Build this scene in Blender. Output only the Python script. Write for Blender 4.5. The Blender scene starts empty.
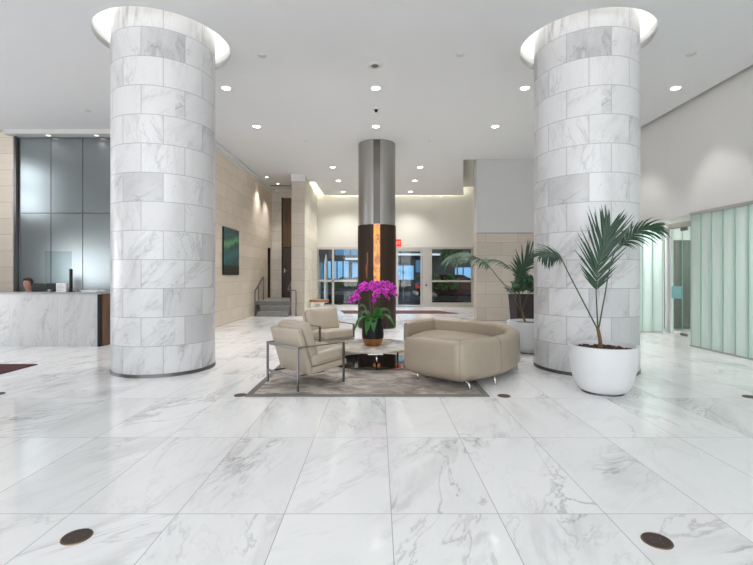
import bpy, bmesh, math, random
from mathutils import Vector, Matrix, Euler
random.seed(7)
S = bpy.context.scene
C = S.collection
PI = math.pi
R = math.radians

# ------------------------------------------------------------------ helpers
def obj(name, bm, mat, parent=None, smooth=False, loc=None, rotz=0):
    me = bpy.data.meshes.new(name)
    bmesh.ops.recalc_face_normals(bm, faces=bm.faces[:])
    bm.to_mesh(me); bm.free()
    if smooth:
        for p in me.polygons: p.use_smooth = True
    o = bpy.data.objects.new(name, me)
    C.objects.link(o)
    if mat: me.materials.append(mat)
    if parent: o.parent = parent
    if loc: o.location = loc
    if rotz: o.rotation_euler = (0, 0, rotz)
    return o

def autosmooth(o, ang=35):
    me = o.data
    for p in me.polygons: p.use_smooth = True
    bm = bmesh.new(); bm.from_mesh(me)
    for e in bm.edges:
        if len(e.link_faces) == 2 and e.calc_face_angle(0) > R(ang): e.smooth = False
    bm.to_mesh(me); bm.free()
    return o

def tag(o, label, cat, group=None, kind=None):
    o['label'] = label; o['category'] = cat
    if group: o['group'] = group
    if kind: o['kind'] = kind
    return o

def thing(name, label, cat, loc=(0, 0, 0), rotz=0, group=None, kind=None):
    o = bpy.data.objects.new(name, None); C.objects.link(o)
    o.empty_display_size = .1
    o.location = loc; o.rotation_euler = (0, 0, rotz)
    return tag(o, label, cat, group, kind)

def dup(root, loc, rotz=None, label=None):
    r = root.copy(); C.objects.link(r); r.location = loc
    if rotz is not None: r.rotation_euler = (0, 0, rotz)
    if label: r['label'] = label
    for ch in list(root.children):
        c = ch.copy(); C.objects.link(c); c.parent = r
        for g in list(ch.children):
            d = g.copy(); C.objects.link(d); d.parent = c
    return r

def box(bm, x0, x1, y0, y1, z0, z1, bev=0, seg=2, M=None):
    r = bmesh.ops.create_cube(bm, size=1)
    vs = r['verts']
    for v in vs:
        v.co = Vector(((x0 + x1) / 2 + v.co.x * (x1 - x0), (y0 + y1) / 2 + v.co.y * (y1 - y0), (z0 + z1) / 2 + v.co.z * (z1 - z0)))
    if bev:
        es = list({e for v in vs for e in v.link_edges})
        rr = bmesh.ops.bevel(bm, geom=es, offset=bev, segments=seg, affect='EDGES', profile=.5)
        vs = list({v for f in rr['faces'] for v in f.verts} | {v for v in vs if v.is_valid})
    if M is not None:
        bmesh.ops.transform(bm, matrix=M, verts=vs)
    return vs

def lathe(bm, prof, n=48, cx=0, cy=0):
    rings = []
    for r, z in prof:
        if r < 1e-5: rings.append([bm.verts.new((cx, cy, z))])
        else: rings.append([bm.verts.new((cx + r * math.cos(2 * PI * i / n), cy + r * math.sin(2 * PI * i / n), z)) for i in range(n)])
    for a, b in zip(rings, rings[1:]):
        for i in range(n):
            j = (i + 1) % n
            if len(a) == 1 and len(b) == 1: continue
            if len(a) == 1: bm.faces.new((a[0], b[i], b[j]))
            elif len(b) == 1: bm.faces.new((a[i], a[j], b[0]))
            else: bm.faces.new((a[i], a[j], b[j], b[i]))

def spline(pts, n=8):
    P = [Vector(p) for p in pts]
    P = [2 * P[0] - P[1]] + P + [2 * P[-1] - P[-2]]
    out = []
    for i in range(1, len(P) - 2):
        for k in range(n):
            t = k / n
            a, b, c, d = P[i - 1], P[i], P[i + 1], P[i + 2]
            out.append(.5 * ((2 * b) + (c - a) * t + (2 * a - 5 * b + 4 * c - d) * t * t + (3 * b - a - 3 * c + d) * t ** 3))
    out.append(P[-2].copy())
    return out

def tube(bm, pts, r, n=8, r1=None, cap=True):
    P = [Vector(p) for p in pts]
    rings = []
    up = None
    for i, p in enumerate(P):
        t = (P[min(i + 1, len(P) - 1)] - P[max(i - 1, 0)]).normalized()
        if up is None:
            up = Vector((0, 0, 1)) if abs(t.z) < .9 else Vector((1, 0, 0))
        u = t.cross(up)
        if u.length < 1e-4: u = t.cross(Vector((1, 0, 0)))
        u.normalize(); v = u.cross(t).normalized(); up = v
        f = i / max(1, len(P) - 1)
        rr = r if r1 is None else r + (r1 - r) * f
        rings.append([bm.verts.new(p + rr * (u * math.cos(2 * PI * k / n) + v * math.sin(2 * PI * k / n))) for k in range(n)])
    for a, b in zip(rings, rings[1:]):
        for k in range(n):
            j = (k + 1) % n
            bm.faces.new((a[k], a[j], b[j], b[k]))
    if cap:
        bm.faces.new(rings[0]); bm.faces.new(rings[-1])

def prism(bm, poly, z0, z1):
    a = [bm.verts.new((x, y, z0)) for x, y in poly]
    b = [bm.verts.new((x, y, z1)) for x, y in poly]
    n = len(poly)
    bm.faces.new(a); bm.faces.new(b)
    for i in range(n):
        j = (i + 1) % n
        bm.faces.new((a[i], a[j], b[j], b[i]))

def cushion(bm, w, d, h, M=None, puff=.5, n=10):
    """soft rounded pillow block centred on the origin"""
    r = bmesh.ops.create_cube(bm, size=2)
    vs = r['verts']
    es = list({e for v in vs for e in v.link_edges})
    bmesh.ops.subdivide_edges(bm, edges=es, cuts=n, use_grid_fill=True)
    vs = [v for v in bm.verts if v.is_valid and max(abs(v.co.x), abs(v.co.y), abs(v.co.z)) <= 1.0001 and max(abs(v.co.x), abs(v.co.y), abs(v.co.z)) > .9999 and not v.tag]
    for v in vs:
        x, y, z = v.co
        p = 7.0
        l = (abs(x) ** p + abs(y) ** p + abs(z) ** p) ** (1 / p)
        x, y, z = x / l, y / l, z / l
        k = (1 - .45 * puff * max(abs(x), abs(y)) ** 3)
        v.co = Vector((x * w / 2, y * d / 2, z * h / 2 * k))
        v.tag = True
    if M is not None: bmesh.ops.transform(bm, matrix=M, verts=vs)
    return vs

# ------------------------------------------------------------------ materials
class NT:
    def __init__(s, name):
        s.mat = bpy.data.materials.new(name); s.mat.use_nodes = True
        s.t = s.mat.node_tree; s.b = s.t.nodes['Principled BSDF']; s.out = s.t.nodes['Material Output']
    def n(s, typ, props=None, **inp):
        nd = s.t.nodes.new(typ)
        for k, v in (props or {}).items(): setattr(nd, k, v)
        for k, v in inp.items():
            k2 = k.replace('_', ' ')
            sock = nd.inputs[int(k[1:])] if k[0] == 'i' and k[1:].isdigit() else nd.inputs[k2]
            s.set(sock, v)
        return nd
    def set(s, sock, v):
        if isinstance(v, bpy.types.NodeSocket): s.t.links.new(v, sock)
        else: sock.default_value = v
    def m(s, op, a, b=0, c=0, clamp=False):
        nd = s.n('ShaderNodeMath', {'operation': op, 'use_clamp': clamp}, i0=a, i1=b, i2=c)
        return nd.outputs[0]
    def mix(s, f, a, b, bt='MIX'):
        nd = s.t.nodes.new('ShaderNodeMix'); nd.data_type = 'RGBA'; nd.blend_type = bt
        s.set(nd.inputs[0], f); s.set(nd.inputs[6], a); s.set(nd.inputs[7], b)
        return nd.outputs[2]
    def rng(s, v, a, b, c=0., d=1.):
        nd = s.n('ShaderNodeMapRange', {'interpolation_type': 'SMOOTHSTEP'}, i0=v, i1=a, i2=b, i3=c, i4=d)
        return nd.outputs[0]
    def xyz(s, kind='Object'):
        tc = s.n('ShaderNodeTexCoord'); sp = s.n('ShaderNodeSeparateXYZ', None, i0=tc.outputs[kind])
        return tc.outputs[kind], sp.outputs
    def comb(s, x, y, z=0.):
        return s.n('ShaderNodeCombineXYZ', None, i0=x, i1=y, i2=z).outputs[0]
    def noise(s, vec, scale, detail=5., rough=.55, dist=0., col=False):
        nd = s.n('ShaderNodeTexNoise', None, Vector=vec, Scale=scale, Detail=detail, Roughness=rough, Distortion=dist)
        return nd.outputs['Color' if col else 'Fac']
    def vmath(s, op, a, b):
        return s.n('ShaderNodeVectorMath', {'operation': op}, i0=a, i1=b).outputs[0]
    def P(s, **kw):
        for k, v in kw.items(): s.set(s.b.inputs[k.replace('_', ' ')], v)
        return s.mat

def hexc(r, g, b):
    f = lambda c: (c / 255 / 12.92) if c / 255 <= .04045 else ((c / 255 + .055) / 1.055) ** 2.4
    return (f(r), f(g), f(b), 1)

def plain(name, col, rough=.5, metal=0., var=.05, scale=20, bump=0., **kw):
    t = NT(name); v, _ = t.xyz()
    nz = t.noise(v, scale, 4)
    c2 = tuple(max(0, c * (1 - 2 * var)) for c in col[:3]) + (1,)
    t.P(Base_Color=t.mix(nz, c2, tuple(min(1, c * (1 + var)) for c in col[:3]) + (1,)), Roughness=rough, Metallic=metal)
    if bump:
        b = t.n('ShaderNodeBump', None, Height=t.noise(v, scale * 6, 3), Strength=bump, Distance=.01)
        t.set(t.b.inputs['Normal'], b.outputs[0])
    if kw: t.P(**kw)
    return t.mat

def emis(name, col, st, var=0):
    t = NT(name)
    t.P(Base_Color=tuple(c * .5 for c in col[:3]) + (1,), Emission_Color=col, Emission_Strength=st, Roughness=.4)
    return t.mat

def veins(t, vec, wn, light, dark, amt=1., thin=.022, sc=1., blk=0.):
    """marble from a per-tile vector and a per-tile random colour socket"""
    wsp = t.n('ShaderNodeSeparateXYZ', None, i0=wn).outputs
    off = t.vmath('SCALE', wn, wn); 
    off = t.n('ShaderNodeVectorMath', {'operation': 'SCALE'}, Vector=wn, Scale=37.).outputs[0]
    ang = t.m('MULTIPLY_ADD', wsp[0], 1.5, -.35)
    rot = t.n('ShaderNodeVectorRotate', {'rotation_type': 'Z_AXIS'}, Vector=vec, Angle=ang).outputs[0]
    st = t.vmath('MULTIPLY', rot, (3.0 * sc, 1.0 * sc, 1.0 * sc))
    pv = t.vmath('ADD', st, off)
    cl = t.noise(pv, .55, 6, .6, .6)
    cloud = t.rng(cl, .45, .75)
    a = t.noise(pv, .8, 9, .62, .8)
    thinv = t.rng(t.m('ABSOLUTE', t.m('SUBTRACT', a, .5)), 0., thin, 1., 0.)
    b = t.noise(t.vmath('ADD', pv, (11., 3., 7.)), .45, 7, .6, 1.2)
    wide = t.rng(t.m('ABSOLUTE', t.m('SUBTRACT', b, .47)), 0., thin * 3.5, 1., 0.)
    msk = t.rng(t.noise(t.vmath('ADD', pv, (5., 9., 2.)), .5, 3), .42, .68)
    g = t.m('MULTIPLY', thinv, t.m('MULTIPLY_ADD', msk, .75, .12))
    g2 = t.m('MULTIPLY', wide, t.m('MULTIPLY', msk, .55))
    g3 = t.m('MULTIPLY', cloud, t.m('MULTIPLY_ADD', wsp[1], .38, .06))
    fac = t.m('MULTIPLY', t.m('ADD', t.m('ADD', g, g2), g3), amt, clamp=True)
    fine = t.noise(pv, 9., 5, .6)
    fac = t.m('ADD', fac, t.m('MULTIPLY_ADD', fine, .12, -.04), clamp=True)
    fac = t.m('ADD', fac, t.m('MULTIPLY', wsp[2], .10), clamp=True)
    if blk: fac = t.m('ADD', fac, t.m('MULTIPLY', t.m('POWER', wsp[2], 5.), t.m('MULTIPLY_ADD', cl, blk, 0.)), clamp=True)
    return t.mix(fac, light, dark)

def wnoise(t, a, b):
    return t.n('ShaderNodeTexWhiteNoise', {'noise_dimensions': '2D'}, Vector=t.comb(a, b)).outputs['Color']

def tiles(t, u, v, w, h, u0, v0, stagger=0.):
    iv = t.m('DIVIDE', t.m('SUBTRACT', v, v0), h); rv = t.m('FLOOR', iv)
    iu = t.m('DIVIDE', t.m('SUBTRACT', u, u0), w)
    if stagger: iu = t.m('ADD', iu, t.m('MULTIPLY', t.m('MODULO', t.m('ADD', rv, 100), 2), stagger))
    ru = t.m('FLOOR', iu)
    fu, fv = t.m('SUBTRACT', iu, ru), t.m('SUBTRACT', iv, rv)
    du = t.m('MULTIPLY', t.m('MINIMUM', fu, t.m('SUBTRACT', 1, fu)), w)
    dv = t.m('MULTIPLY', t.m('MINIMUM', fv, t.m('SUBTRACT', 1, fv)), h)
    return ru, rv, t.m('MINIMUM', du, dv)

# floor
t = NT('floor_marble'); v, s = t.xyz()
ru, rv, d = tiles(t, s[0], s[1], .61, 1.18, .076, 2.509 - 1.18 * 3)
mc = veins(t, v, wnoise(t, ru, rv), (.90, .902, .905, 1), (.44, .44, .44, 1), .74, .022)
jt = t.rng(d, .001, .0032)
rn = t.noise(v, 6., 3)
t.P(Base_Color=t.mix(jt, (.40, .40, .40, 1), mc), Roughness=t.m('MULTIPLY_ADD', rn, .08, .06), Specular_IOR_Level=.45)
M_FLOOR = t.mat
# column marble: courses of blocks round the shaft
t = NT('column_marble'); v, s = t.xyz()
an = t.m('DIVIDE', t.m('ARCTAN2', s[1], s[0]), 2 * PI)
au = t.m('MULTIPLY', an, 8.0)
iv = t.m('DIVIDE', t.m('SUBTRACT', s[2], .029), .385); rv = t.m('FLOOR', iv)
iu = t.m('ADD', t.m('ADD', au, 16.27), t.m('MULTIPLY', t.m('MODULO', t.m('ADD', rv, 100), 2), .5))
ru = t.m('FLOOR', iu)
fu, fv = t.m('SUBTRACT', iu, ru), t.m('SUBTRACT', iv, rv)
d = t.m('MINIMUM', t.m('MULTIPLY', t.m('MINIMUM', fu, t.m('SUBTRACT', 1, fu)), .559),
        t.m('MULTIPLY', t.m('MINIMUM', fv, t.m('SUBTRACT', 1, fv)), .385))
wn = wnoise(t, t.m('MODULO', ru, 8.), rv)
cv = t.comb(t.m('MULTIPLY', au, .559), s[2])
mc = veins(t, cv, wn, (.64, .64, .645, 1), (.24, .245, .25, 1), .55, .022, 1.6, .75)
mc = t.mix(t.rng(d, .002, .006), (.33, .33, .33, 1), mc)
t.P(Base_Color=mc, Roughness=.32)
M_COLUMN = t.mat
# desk marble
t = NT('desk_marble'); v, s = t.xyz()
ru, rv, d = tiles(t, s[0], s[2], .92, 3., .1, -1.)
mc = veins(t, t.comb(s[0], s[2]), wnoise(t, ru, rv), (.50, .50, .495, 1), (.24, .24, .24, 1), .5, .03, 2.6)
t.P(Base_Color=t.mix(t.rng(d, .001, .003), (.3, .3, .3, 1), mc), Roughness=.25)
M_DESKMARBLE = t.mat

def stone(name, axis, w=.95, h=.385, v0=0.02, col=(.66, .585, .495)):
    t = NT(name); v, s = t.xyz()
    u = s[0] if axis == 'x' else s[1]
    ru, rv, d = tiles(t, u, s[2], w, h, .33, v0, .5)
    wn = wnoise(t, ru, rv); ws = t.n('ShaderNodeSeparateXYZ', None, i0=wn).outputs
    pv = t.vmath('ADD', t.comb(t.m('MULTIPLY', u, .8), t.m('MULTIPLY', s[2], 5.)), t.n('ShaderNodeVectorMath', {'operation': 'SCALE'}, Vector=wn, Scale=20.).outputs[0])
    nz = t.noise(pv, 1.6, 6, .6, .3)
    fac = t.m('ADD', t.m('MULTIPLY', nz, .6), t.m('MULTIPLY', ws[0], .4))
    a = tuple(c * .82 for c in col) + (1,); b = tuple(min(1, c * 1.16) for c in col) + (1,)
    c = t.mix(fac, a, b)
    c = t.mix(t.rng(d, .001, .0065), tuple(x * .55 for x in col) + (1,), c)
    return t.P(Base_Color=c, Roughness=.55)
M_STONE_Y = stone('beige_stone_side', 'y')
M_STONE_X = stone('beige_stone_front', 'x')
M_STONE_PALE = stone('cream_stone', 'y', col=(.66, .62, .53))
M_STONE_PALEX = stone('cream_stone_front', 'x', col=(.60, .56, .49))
M_STONE_DARK = stone('taupe_stone_front', 'x', col=(.44, .39, .33))

def paint(name, col, rough=.6):
    return plain(name, col, rough, 0, .012, 3)
M_CEIL = paint('ceiling_paint', (.65, .655, .66, 1), .8)
M_WALL = paint('wall_paint', (.62, .615, .60, 1), .7)
M_GREYW = paint('grey_wall_paint', (.50, .505, .495, 1), .7)
M_CREAM = paint('cream_wall_paint', (.66, .65, .59, 1), .7)
M_WHITE = paint('white_trim_paint', (.78, .78, .77, 1), .5)
M_PLENUM = paint('cove_white_paint', (.85, .85, .84, 1), .8)

def brushed(name, col, rough, sx=60., sz=.6, amt=.1, metal=1., bump=0.):
    t = NT(name); v, s = t.xyz()
    nz = t.noise(t.comb(t.m('MULTIPLY', s[0], sx), t.m('MULTIPLY', s[1], sx), t.m('MULTIPLY', s[2], sz)), 1., 4)
    a = tuple(c * (1 - amt * 2) for c in col[:3]) + (1,); b = tuple(min(1, c * (1 + amt)) for c in col[:3]) + (1,)
    t.P(Base_Color=t.mix(nz, a, b), Metallic=metal, Roughness=t.m('MULTIPLY_ADD', nz, amt, rough - amt / 2))
    if not metal: t.P(Specular_IOR_Level=.2)
    return t.mat
M_STEELPANEL = brushed('satin_steel_panel', (.27, .305, .312, 1), .27, 14, .3, .015)
M_COLSTEEL = brushed('column_brushed_steel', (.42, .41, .39, 1), .34, 70, .8, .08)
M_COLDARK = brushed('column_dark_steel', (.10, .095, .09, 1), .4, 70, .8, .08)
M_BRONZE = brushed('column_dark_wood', (.034, .021, .014, 1), .42, 30, .5, .35, 0.)
M_ALU = plain('aluminium_frame', (.52, .50, .46, 1), .38, .85, .02)
M_RAIL = plain('grey_rail', (.38, .38, .37, 1), .4, .3, .02)
M_SILVER = plain('silver_post', (.66, .67, .67, 1), .4, .15, .02)
M_CHROME = plain('polished_chrome', (.72, .72, .72, 1), .12, 1., .01)
M_LEGSTEEL = plain('sofa_leg_steel', (.46, .45, .44, 1), .25, 1., .02)
M_BARSTEEL = plain('brushed_flat_steel', (.21, .205, .20, 1), .28, 1., .04, 60)
M_DARKMETAL = plain('dark_bronze_metal', (.07, .045, .035, 1), .5, .2, .2, 60)
M_COLBASE = plain('column_base_metal', (.16, .155, .15, 1), .35, 1., .1)
M_BLACK = plain('black_plastic', (.008, .008, .009, 1), .4, 0, .1, Specular_IOR_Level=.25)
M_BLACKGLASS = plain('black_mirror_glass', (.005, .005, .005, 1), .04, 0, .0, Specular_IOR_Level=.22)
M_POTWHITE = plain('white_matte_ceramic', (.66, .67, .68, 1), .45, 0, .015, 5)
M_POTBLACK = plain('black_matte_ceramic', (.006, .007, .009, 1), .5, 0, .1, Specular_IOR_Level=.25)
M_COPPER = plain('copper_leaf', (.42, .19, .075, 1), .4, .9, .2, 25)
M_SOIL = plain('bark_soil', (.10, .055, .04, 1), .95, 0, .45, 60, .8)
M_PLANTERBROWN = plain('dark_brown_planter', (.022, .016, .015, 1), .6, 0, .1, Specular_IOR_Level=.25)
M_TRUNK = plain('palm_trunk', (.20, .11, .05, 1), .8, 0, .35, 40, .5)
M_STEMG = plain('palm_stalk', (.06, .075, .03, 1), .5, 0, .2)
M_STEMP = plain('orchid_stem', (.10, .055, .035, 1), .5, 0, .2)

def leafmat(name, a, b, rough=.4):
    t = NT(name); v, s = t.xyz()
    t.P(Base_Color=t.mix(t.noise(v, 9., 4), a, b), Roughness=rough)
    return t.mat
M_PALM = leafmat('palm_leaf', (.006, .030, .014, 1), (.022, .075, .034, 1), .45)
M_PALM2 = leafmat('far_palm_leaf', (.008, .036, .016, 1), (.026, .09, .04, 1), .45)
M_ORCHLEAF = leafmat('orchid_leaf', (.008, .065, .008, 1), (.035, .19, .022, 1), .3)
M_SHRUB = leafmat('shrub_leaf', (.012, .06, .012, 1), (.08, .22, .04, 1))
t = NT('orchid_petal'); v, s = t.xyz()
rr_ = t.m('SQRT', t.m('ADD', t.m('MULTIPLY', s[0], s[0]), t.m('MULTIPLY', s[2], s[2])))
oi = t.n('ShaderNodeObjectInfo').outputs['Random']
ca = t.mix(oi, (.30, .006, .24, 1), (.52, .02, .40, 1)); cb = t.mix(oi, (.55, .03, .46, 1), (.80, .10, .68, 1))
t.P(Base_Color=t.mix(t.rng(rr_, .012, .045), ca, cb), Roughness=.55, Specular_IOR_Level=.2)
M_PETAL = t.mat
M_PETALIN = leafmat('orchid_lip', (.12, .002, .07, 1), (.22, .01, .13, 1), .5)

def leather(name, col):
    t = NT(name); v, s = t.xyz()
    c = t.mix(t.noise(v, 3., 4), tuple(x * .9 for x in col) + (1,), tuple(x * 1.06 for x in col) + (1,))
    b1 = t.noise(v, 5., 3, .5, .6); b2 = t.noise(v, 260., 2)
    b = t.n('ShaderNodeBump', None, Height=t.m('MULTIPLY_ADD', b2, .03, b1), Strength=.28, Distance=.035)
    return t.P(Base_Color=c, Roughness=.35, Normal=b.outputs[0])
M_LEATHER = leather('taupe_leather', (.40, .340, .268))
M_SOFA = leather('sofa_taupe_leather', (.335, .280, .215))
M_SEAM = plain('leather_seam', (.22, .185, .145, 1), .6)

# rug
t = NT('rug_pile'); v, s = t.xyz()
st = t.comb(t.m('MULTIPLY', s[0], 1.), t.m('MULTIPLY', s[1], 1.5))
n1 = t.noise(st, 1.9, 8, .7, 1.2); n2 = t.noise(v, 70., 3); n3 = t.noise(t.vmath('ADD', st, (4., 8., 1.)), 2.4, 6, .65, .5)
c = t.mix(t.rng(n1, .36, .64), (.20, .17, .145, 1), (.58, .535, .48, 1))
c = t.mix(t.m('MULTIPLY', t.rng(n3, .55, .68), .6), c, (.26, .17, .13, 1))
c = t.mix(t.m('MULTIPLY', n2, .28), c, (.15, .13, .12, 1))
t.P(Base_Color=c, Roughness=.95)
M_RUG = t.mat
M_RUGEDGE = plain('rug_border', (.20, .19, .17, 1), .95, 0, .2, 60)
t = NT('maroon_rug'); v, s = t.xyz()
t.P(Base_Color=t.mix(t.noise(v, 90., 3), (.05, .008, .012, 1), (.10, .02, .028, 1)), Roughness=.95)
M_MAROON = t.mat
M_MAT = plain('entrance_mat', (.11, .045, .04, 1), .95, 0, .25, 60)

def wood(name, a, b, axis=2, rough=.4, sc=1.):
    t = NT(name); v, s = t.xyz()
    k = [9., 9., 9.]; k[axis] = .8
    pv = t.vmath('MULTIPLY', v, tuple(x * sc for x in k))
    f = t.noise(pv, 1.5, 7, .62, .5)
    g = t.noise(pv, 9., 3)
    fac = t.m('ADD', t.m('MULTIPLY', t.rng(f, .3, .7), .8), t.m('MULTIPLY', g, .2))
    return t.P(Base_Color=t.mix(fac, a, b), Roughness=rough)
M_WOODBROWN = wood('brown_wood_panel', (.05, .022, .009, 1), (.12, .055, .022, 1))
M_WOODDARK = wood('dark_wood_door', (.018, .009, .006, 1), (.05, .025, .014, 1))
M_WOODDESK = wood('desk_end_walnut', (.07, .032, .016, 1), (.15, .075, .038, 1))
M_WOODORANGE = wood('bench_orange_wood', (.26, .09, .018, 1), (.46, .19, .045, 1), 0)
M_WOODROOM = wood('inner_room_wood', (.025, .018, .012, 1), (.06, .043, .028, 1))
for nd_ in M_WOODROOM.node_tree.nodes:
    if nd_.type == 'BSDF_PRINCIPLED': nd_.inputs['Specular IOR Level'].default_value = .12

# onyx strip (a back-lit lamp)
t = NT('onyx_lit_strip'); v, s = t.xyz()
pv = t.vmath('MULTIPLY', v, (3., 3., 1.2))
n1 = t.noise(pv, 2.2, 7, .62, 1.6)
c = t.mix(t.rng(n1, .35, .66), (.34, .085, .008, 1), (.66, .29, .04, 1))
c = t.mix(t.m('MULTIPLY', t.rng(t.noise(pv, 3.3, 5, .6, 2.), .58, .7), .6), c, (.16, .035, .004, 1))
t.P(Base_Color=c, Roughness=.2, Emission_Color=c, Emission_Strength=.26)
M_ONYX = t.mat
M_INLAY = plain('copper_inlay', (.22, .09, .04, 1), .35, .7, .3, 30)

# table top stone
t = NT('travertine_top'); v, s = t.xyz()
n1 = t.noise(v, 3.2, 8, .65, 1.2)
c = t.mix(t.rng(n1, .35, .65), (.40, .365, .31, 1), (.62, .59, .54, 1))
c = t.mix(t.m('MULTIPLY', t.rng(t.noise(v, 5., 7, .65, 1.), .53, .66), .5), c, (.32, .25, .18, 1))
t.P(Base_Color=c, Roughness=.15)
M_TRAV = t.mat

# glass
def glass(name, tint, rough, mixf, refl=.5):
    t = NT(name); t.t.nodes.remove(t.b)
    tr = t.n('ShaderNodeBsdfTransparent', None, Color=tint)
    gl = t.n('ShaderNodeBsdfGlossy', None, Color=(1, 1, 1, 1), Roughness=rough)
    fr = t.n('ShaderNodeFresnel', None, IOR=1.5)
    mx = t.n('ShaderNodeMixShader', None, i0=t.m('MULTIPLY_ADD', fr.outputs[0], refl, mixf), i1=tr.outputs[0], i2=gl.outputs[0])
    t.t.links.new(mx.outputs[0], t.out.inputs[0])
    return t.mat
M_GLASS = glass('clear_glass', (.90, .95, .95, 1), .01, .0)
M_GLASSGREEN = glass('door_glass', (.93, .97, .955, 1), .01, .0, .18)
M_SCREENGLASS = glass('counter_screen_glass', (.84, .88, .88, 1), .02, .0, .25)
# channel glass
t = NT('fluted_channel_glass'); v, s = t.xyz()
t.t.nodes.remove(t.b)
fl = t.noise(t.comb(t.m('MULTIPLY', t.m('ADD', s[0], s[1]), 9.), t.m('MULTIPLY', s[2], .5)), 1., 3)
cc = t.mix(fl, (.68, .79, .755, 1), (.86, .92, .90, 1))
ta = t.n('ShaderNodeBsdfTranslucent', None, Color=cc)
df = t.n('ShaderNodeBsdfDiffuse', None, Color=cc)
gl = t.n('ShaderNodeBsdfGlossy', None, Color=(1, 1, 1, 1), Roughness=.22)
m1 = t.n('ShaderNodeMixShader', None, i0=.35, i1=ta.outputs[0], i2=df.outputs[0])
fr = t.n('ShaderNodeFresnel', None, IOR=1.45)
m2 = t.n('ShaderNodeMixShader', None, i0=t.m('MULTIPLY', fr.outputs[0], .8), i1=m1.outputs[0], i2=gl.outputs[0])
t.t.links.new(m2.outputs[0], t.out.inputs[0])
M_CHANNEL = t.mat
M_GLASSEDGE = plain('green_glass_edge', (.30, .50, .43, 1), .3)
M_TEALFILM = plain('teal_film', (.22, .45, .47, 1), .4, 0, .05)

# artwork: abstract teal glow
t = NT('teal_painting'); v, s = t.xyz()
pv = t.comb(s[1], s[2])
n1 = t.noise(pv, 2., 6, .6, 1.5)
zz = t.m('ADD', s[2], t.m('MULTIPLY', s[1], -.22))
w = t.m('ADD', zz, t.m('MULTIPLY_ADD', n1, .5, -.25))
c = t.mix(t.rng(n1, .3, .7), (.008, .05, .06, 1), (.018, .12, .125, 1))
band = t.rng(t.m('ABSOLUTE', t.m('SUBTRACT', w, .92)), .0, .16, 1., 0.)
c = t.mix(t.m('MULTIPLY', band, .75), c, (.12, .38, .15, 1))
band2 = t.rng(t.m('ABSOLUTE', t.m('SUBTRACT', w, .52)), .0, .18, 1., 0.)
c = t.mix(t.m('MULTIPLY', band2, .5), c, (.025, .19, .21, 1))
dk = t.rng(t.m('ADD', s[2], t.m('MULTIPLY', t.noise(pv, 9., 4), .1)), .30, .35, 1., 0.)
c = t.mix(dk, c, (.006, .009, .007, 1))
t.P(Base_Color=c, Roughness=.4)
M_ART = t.mat

E_LAMP = emis('downlight_lens', (1, .97, .92, 1), 9.)
E_SOFT = emis('soft_lens', (1, .86, .8, 1), 1.6)
E_LED = emis('cove_led', (1, .985, .95, 1), 5.5)
E_LEDW = emis('cove_led_warm', (1, .96, .84, 1), 24.)
E_RED = emis('exit_red', (.85, .04, .02, 1), .5)
E_WHITE = emis('exit_letters', (1., .6, .5, 1), .4)
E_BLUEWIN = emis('lit_blue_window', (.22, .48, .80, 1), .42)
E_BLUEDIM = emis('dim_blue_window', (.06, .20, .36, 1), .25)
E_TAIL = emis('tail_lamp_red', (.7, .03, .025, 1), .22)
M_ASPHALT = plain('asphalt', (.02, .021, .023, 1), .55, 0, .2, 30)
M_FACADE = plain('dark_facade', (.018, .018, .02, 1), .6, 0, .2, 2)
M_SOFFIT = plain('dark_soffit', (.03, .03, .032, 1), .8)
M_CAR = plain('dark_red_car_paint', (.035, .006, .008, 1), .2, .3, .05)
M_CARGLASS = plain('car_window', (.01, .012, .015, 1), .05)
M_TYRE = plain('tyre_rubber', (.012, .012, .012, 1), .8)
M_OUTCOL = plain('pale_column_render', (.62, .66, .70, 1), .6)
M_STEP = plain('grey_step_stone', (.23, .23, .225, 1), .5, 0, .18, 14)
M_SKIN = plain('skin', (.50, .27, .20, 1), .5, 0, .04)
M_HAIR = plain('dark_hair', (.015, .01, .01, 1), .5)
M_PINK = plain('pink_cloth', (.55, .20, .30, 1), .8)
M_PAPER = plain('paper', (.72, .72, .70, 1), .8, 0, .02)
M_CARDGREY = plain('grey_print', (.35, .35, .34, 1), .8)
M_COUNTER = plain('grey_counter_stone', (.30, .30, .30, 1), .3, 0, .1, 12)

# ------------------------------------------------------------------ the setting
H = 4.777
def structure(name, bm, m, label, cat='wall'):
    return tag(obj(name, bm, m), label, cat, kind='structure')

bm = bmesh.new(); box(bm, -10, 11, -6.2, 19.08, -.2, 0)
structure('floor', bm, M_FLOOR, 'polished white marble floor with grey veins in large tiles', 'floor')

# ceiling with round holes for the columns
COLS = ((-3.146, 6.505), (3.062, 6.52))
outer = [(-9.6, -6), (6.07, -6), (6.07, 13.0), (2.52, 13.0), (3.65, 18.78), (-2.29, 18.78), (-2.29, 16.1), (-2.5, 16.1), (-2.47, 14.8),
         (-2.91, 14.8), (-2.95, 17.4), (-4.3, 17.4), (-4.3, 10.6), (-9.6, 10.6)]
bm = bmesh.new()
def loop(bm, pts, z):
    vs = [bm.verts.new((x, y, z)) for x, y in pts]
    return [bm.edges.new((vs[i], vs[(i + 1) % len(vs)])) for i in range(len(vs))]
es = loop(bm, outer, H)
for cx, cy in COLS:
    es += loop(bm, [(cx + .918 * math.cos(2 * PI * i / 64), cy + .918 * math.sin(2 * PI * i / 64)) for i in range(64)], H)
bmesh.ops.triangle_fill(bm, use_beauty=True, use_dissolve=False, edges=es)
r = bmesh.ops.extrude_face_region(bm, geom=bm.faces[:])
bmesh.ops.translate(bm, vec=(0, 0, .09), verts=[g for g in r['geom'] if isinstance(g, bmesh.types.BMVert)])
structure('ceiling', bm, M_CEIL, 'smooth pale grey plaster ceiling with two round openings and recessed downlights', 'ceiling')
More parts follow.
